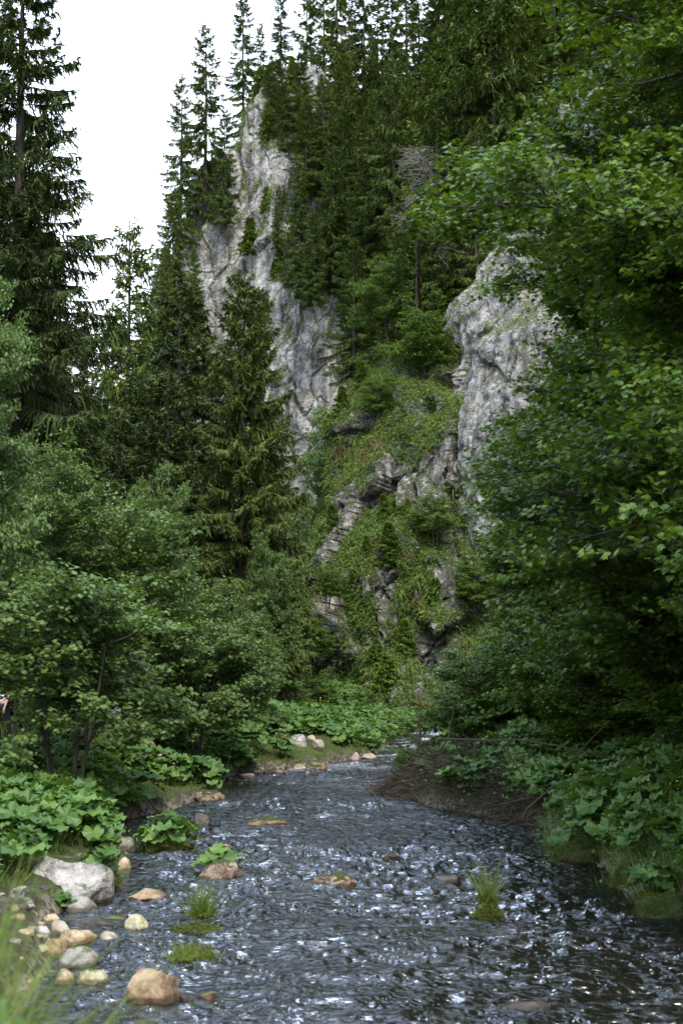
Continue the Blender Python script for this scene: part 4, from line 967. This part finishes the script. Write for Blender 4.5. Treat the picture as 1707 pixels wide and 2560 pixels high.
tuft(1120, 2090, 120, 50, 'lone upright grass tuft on a mossy stone in the right half of the river', 0, .10, 150, droop=.25, low=.25)
tuft(235, 2040, 110, 90, 'grass and leaf tuft on the right side of the large marbled boulder', 18, .08, 240)
tuft(130, 2090, 25, 60, 'few small green leaves growing below the marbled boulder', 8, .12, 20)
tuft(1300, 1970, 60, 120, 'grass tuft hanging over the green mossy boulder of the right bank', 12, .15, 200, droop=.9)
tuft(1500, 2090, 85, 110, 'leafy grass tuft over the nearest mossy boulder at the right edge', 22, .15, 220, droop=.8)
# foreground, out of focus
for (x_, y_, z_, h_, nl, nb, lab) in [(-1.13, 3.9, 1.5, 1.12, 20, 700, 'blurred foreground clump of grass and broad leaves at the lower left corner'), (-1.40, 4.7, 1.45, 1.1, 16, 600, 'blurred leafy clump behind the lower left corner clump')]:
    rng = np.random.default_rng(int(y_ * 10)); r = bpy.data.objects.new('foreground_plant', None); COL.objects.link(r); r.location = (x_, y_, z_); tag(r, lab, 'plant')
    o = np.stack((rng.normal(size=nb) * .11, rng.normal(size=nb) * .2, rng.uniform(-.1, .1, nb)), 1); d = nrm(np.stack((rng.normal(size=nb) * .4, rng.normal(size=nb) * .3, np.ones(nb)), 1))
    V, F = ribbons(o, d, h_ * rng.uniform(.5, 1.1, nb), .012, rng.uniform(.1, .7, nb), rng, 5, .1); obj('blades', mesh('blades', V, F, M['grass']), r)
    one = np.zeros(1); V1, F1, V2, F2 = butterbur(one, one, one, rng, np.array([.25]), nl, h_ * .4, h_ * .85, (.06, .10)); mb = MB(); mb.add(V1, F1); mb.add(V2, F2); obj('leaves', mb.mesh('leaves', M['butter_d']), r)

# ------------------------------------------------------------ brush pile and dead wood
c = G(1085, 1868); rng = np.random.default_rng(66)
r = bpy.data.objects.new('brush_pile', None); COL.objects.link(r); r.location = (float(c[0]), float(c[1]) + .5, 0); tag(r, 'tangled heap of brown dead twigs washed against the right bank', 'brushwood')
n = 12000; PA = G(893, 1822)[:2] + [0, .2]; PB = G(1235, 1900)[:2] + [.1, .2]; PD = (PB - PA) / np.linalg.norm(PB - PA); PN = np.array((-PD[1], PD[0])); PN *= np.sign(PN[1] + PN[0] + 1e-6)
sx = rng.uniform(0, 1, n); wd = rng.normal(size=n) * .26 + .15; xy = PA + (PB - PA) * sx[:, None] + PN * wd[:, None] + rng.normal(size=(n, 2)) * .08
top = (.25 + .55 * np.sin(np.clip(sx * 1.15, 0, 1) * math.pi) ** .6) * np.exp(-((wd - .25) / .6) ** 2) * (1 + .4 * vnoise(np.stack((xy[:, 0], xy[:, 1], sx * 0), 1) * 2.5, 8))
zg = np.maximum(H(xy[:, 0], xy[:, 1]), 0)
o = np.stack((xy[:, 0] - c[0], xy[:, 1] - c[1] - .5, zg * .8 + rng.random(n) * top * 1.0), 1); d = nrm(np.stack((rng.normal(size=n) * 1.2, rng.normal(size=n) * .7, rng.normal(size=n) * .35), 1))
V, F = ribbons(o, d, rng.uniform(.12, .5, n), rng.uniform(.006, .016, n), rng.uniform(-.3, .5, n), rng, 3, .3)
q = obj('twigs', mesh('twigs', V, F, M['twig']), r)
for k in range(34):
    k2 = rng.integers(n); p = branch_path(tuple(o[k2] + [0, 0, .15]), (rng.normal(), rng.normal() * .5, rng.uniform(-.1, .7)), rng.uniform(.8, 1.9), rng, 8, .2, 0)
    v_, f_ = tube(p, np.linspace(rng.uniform(.014, .03), .005, 8), 5); obj('branch', mesh('branch', v_, f_, M['twig'], True), r)
for (xa, ya, xb, yb, Yd, rr, lab) in [(1010, 1700, 1460, 1760, 24, .022, 'long thin bare branch arching over the butterbur of the right bank'), (1200, 1880, 1330, 1790, 25, .02, 'dead stick leaning into the water at the end of the brush pile'), (905, 1790, 1040, 1740, 34, .022, 'dark curved dead branch beyond the brush pile'), (1130, 1700, 1230, 1850, 26, .02, 'bare upright stick in the brush pile')]:
    A = W(xa, ya, Yd); B = W(xb, yb, Yd); s = np.linspace(0, 1, 9)[:, None]; p = A + (B - A) * s; p[:, 2] += .18 * np.sin(s[:, 0] * math.pi) ; p += rng.normal(size=p.shape) * .02
    v_, f_ = tube(p, np.linspace(rr, rr * .4, 9), 6); tag(obj('dead_branch', mesh('dead_branch', v_, f_, M['twig'], True)), lab, 'branch')
# bleached dead trees on the slope
for xd, yd, Yd, lab in [(985, 300, 90, 'upper grey dead tree with bare twigs on the forested slope'), (975, 420, 89, 'middle grey dead tree with curved bare twigs on the slope'), (1000, 520, 88, 'lower grey dead tree above the green shrubs')]:
    rng = np.random.default_rng(yd); A = W(xd, yd + 150, Yd); r = bpy.data.objects.new('dead_tree', None); COL.objects.link(r); r.location = [float(q) for q in A]; tag(r, lab, 'tree')
    tp_ = branch_path((0, 0, 0), (-.35 + .5 * rng.random(), -.3, 1), 3.6, rng, 9, .16); v_, f_ = tube(tp_, np.linspace(.045, .012, 9), 6); obj('trunk', mesh('dead_trunk', v_, f_, M['greytwig'], True), r)
    mb = MB()
    for k in range(110):
        i0 = rng.integers(1, 8); a_ = rng.uniform(0, 6.28); p = branch_path(tp_[i0], (math.cos(a_), math.sin(a_) - .3, rng.uniform(-.3, .4)), rng.uniform(.8, 2.2), rng, 7, .16, -.04)
        v_, f_ = tube(p, np.linspace(.02, .005, 7), 3); mb.add(v_, f_)
        V, F = ribbons(p[rng.integers(1, 7, 9)], nrm(rng.normal(size=(9, 3))), rng.uniform(.2, .6, 9), .012, .3, rng, 2, .4); mb.add(V, F)
    obj('twigs', mb.mesh('dead_twigs', M['greytwig']), r)

# yellow flowers
rng = np.random.default_rng(14)
m, t, b = mat('yellow petals', .6, .2); b.inputs['Base Color'].default_value = (.75, .5, .03, 1)
for i, (xd, yd, zz) in enumerate([(402, 1760, .6), (350, 1690, 1.0), (1255, 1740, 1.0), (1180, 1830, .5), (1335, 1850, .8), (1560, 1900, 1.1), (720, 1640, 1.6), (360, 1665, 1.1)]):
    p = G(xd, yd + 20, zz - .5); k = 8; r = bpy.data.objects.new('yellow_flower', None); COL.objects.link(r); r.location = [float(q) for q in p]; tag(r, 'small yellow flowers on thin stems among the bank plants', 'flower', 'yellow flowers on the banks')
    o = rng.normal(size=(k, 3)) * [.2, .2, 0]; d = nrm(np.stack((rng.normal(size=k) * .1, rng.normal(size=k) * .1, np.ones(k)), 1)); L = rng.uniform(.5, .8, k)
    V, F = ribbons(o, d, L, .008, 0, rng, 1, .8); obj('stem', mesh('stem', V, F, M['grass']), r)
    tp_ = o + d * L[:, None]; ex, ey, ez = frames(np.tile([[0, -.4, 1.]], (k, 1)) + rng.normal(size=(k, 3)) * .4, rng)
    V, F = stamp(*fan([(math.cos(q) * (1 if n_ % 2 else .45), math.sin(q) * (1 if n_ % 2 else .45), .1) for n_, q in enumerate(np.linspace(0, 2 * math.pi, 12, endpoint=False))]), tp_, ex, ey, ez, .02)
    obj('petals', mesh('petals', V, F, m), r)

# ------------------------------------------------------------ people on the path
def flatmat(name, c, rough=.8):
    m, t, b = mat(name, rough, .25); v, g = pos(t); f = tnoise(t, 14, 4, v)
    t.links.new(ramp(t, f, [(.3, tuple(q * .85 for q in c)), (.7, c)]), b.inputs['Base Color']); return m
M['skin'] = flatmat('skin', (.55, .33, .24), .5); M['hair'] = flatmat('dark hair', (.035, .025, .018)); M['shoe'] = flatmat('shoes', (.05, .05, .05))
def skin_mesh(name, verts, edges, mt, parent, sub=2, root=0):
    m = bpy.data.meshes.new(name); m.from_pydata([v[:3] for v in verts], edges, []); o = obj(name, m, parent); m.materials.append(M[mt] if isinstance(mt, str) else mt)
    md = o.modifiers.new('skin', 'SKIN'); md.use_smooth_shade = True
    for i, v in enumerate(verts):
        r_ = v[3]; m.skin_vertices[0].data[i].radius = r_ if isinstance(r_, tuple) else (r_, r_)
    m.skin_vertices[0].data[root].use_root = True
    s = o.modifiers.new('sub', 'SUBSURF'); s.levels = sub; s.render_levels = sub; return o
def person(loc, rz, top, bottom, label, stride=.22):
    r = bpy.data.objects.new('person', None); COL.objects.link(r); r.location = loc; r.rotation_euler[2] = rz; tag(r, label, 'person')
    v = [(0, 0, .96, (.13, .10))]; e = []
    def ch(start, pts):
        a = start
        for p in pts: v.append(p); e.append((a, len(v) - 1)); a = len(v) - 1
        return a
    ab = ch(0, [(0, .0, 1.12, (.12, .09)), (0, 0, 1.30, (.15, .10))]); nk = ch(ab, [(0, .0, 1.44, (.075, .07)), (0, .01, 1.52, (.052, .052)), (0, .02, 1.60, (.072, .085)), (0, .02, 1.68, (.076, .092)), (0, .01, 1.745, (.05, .06))])
    ch(nk - 2, [(0, .125, 1.61, (.018, .02))])                    # nose
    for s in (-1, 1):
        ch(nk - 2, [(s * .083, .01, 1.625, (.012, .02))])         # ears
        wr = ch(ab, [(s * .16, 0, 1.40, .055), (s * .215, -.01 * s, 1.26, .046), (s * .235, .02 - .1 * s, 1.10, .036), (s * .235, .09 - .16 * s, .87, .025)])
        pl = ch(wr, [(s * .235, .11 - .17 * s, .80, (.018, .034))])
        for k in range(4): ch(pl, [(s * (.237), .085 - .17 * s + .021 * k, .745, .0085), (s * .228, .085 - .17 * s + .019 * k, .712 - .006 * (k in (1, 2)), .0075)])
        ch(wr, [(s * .225, .145 - .17 * s, .815, .0095), (s * .218, .155 - .17 * s, .775, .008)])
        ch(0, [(s * .10, 0, .90, .095), (s * .10, s * stride * .5, .50, .06), (s * .10, s * stride - .03, .10, .038), (s * .10, s * stride + .10, .035, .03)])
    skin_mesh('body', v, e, 'skin', r)
    tv = [(0, 0, .93, (.16, .13)), (0, 0, 1.15, (.145, .115)), (0, 0, 1.30, (.175, .125)), (0, 0, 1.42, (.09, .085))]; te = [(0, 1), (1, 2), (2, 3)]
    for s in (-1, 1): tv += [(s * .17, 0, 1.395, .078), (s * .225, -.01 * s, 1.24, .075)]; te += [(2, len(tv) - 2), (len(tv) - 2, len(tv) - 1)]
    skin_mesh('shirt', tv, te, top, r)
    pv = [(0, 0, .97, (.15, .12))]; pe = []
    for s in (-1, 1): b0 = len(pv); pv += [(s * .10, 0, .88, .112), (s * .10, s * stride * .5, .50, .08), (s * .10, s * stride - .03, .14, .06)]; pe += [(0, b0), (b0, b0 + 1), (b0 + 1, b0 + 2)]
    skin_mesh('trousers', pv, pe, bottom, r)
    skin_mesh('hair', [(0, -.03, 1.62, (.082, .08)), (0, -.02, 1.70, (.088, .095)), (0, 0, 1.765, (.06, .07))], [(0, 1), (1, 2)], 'hair', r)
    for s in (-1, 1): skin_mesh('shoe', [(s * .10, s * stride - .06, .05, .045), (s * .10, s * stride + .04, .04, (.045, .038)), (s * .10, s * stride + .14, .03, (.04, .03))], [(0, 1), (1, 2)], 'shoe', r, 1)
p = W(6, 1600, 37); person((p[0], 37, path_z(37) + .06), math.radians(160), flatmat('white cotton shirt', (.75, .76, .80)), flatmat('dark trousers', (.02, .022, .03)), 'person in a white short sleeved shirt walking at the left edge of the photo')
p = W(236, 1530, 58); person((p[0], 58, Hs(p[0], 58) + .06), math.radians(-60), flatmat('blue shirt', (.05, .14, .5)), flatmat('grey trousers', (.1, .1, .12)), 'person in a blue shirt half hidden behind the left maples')
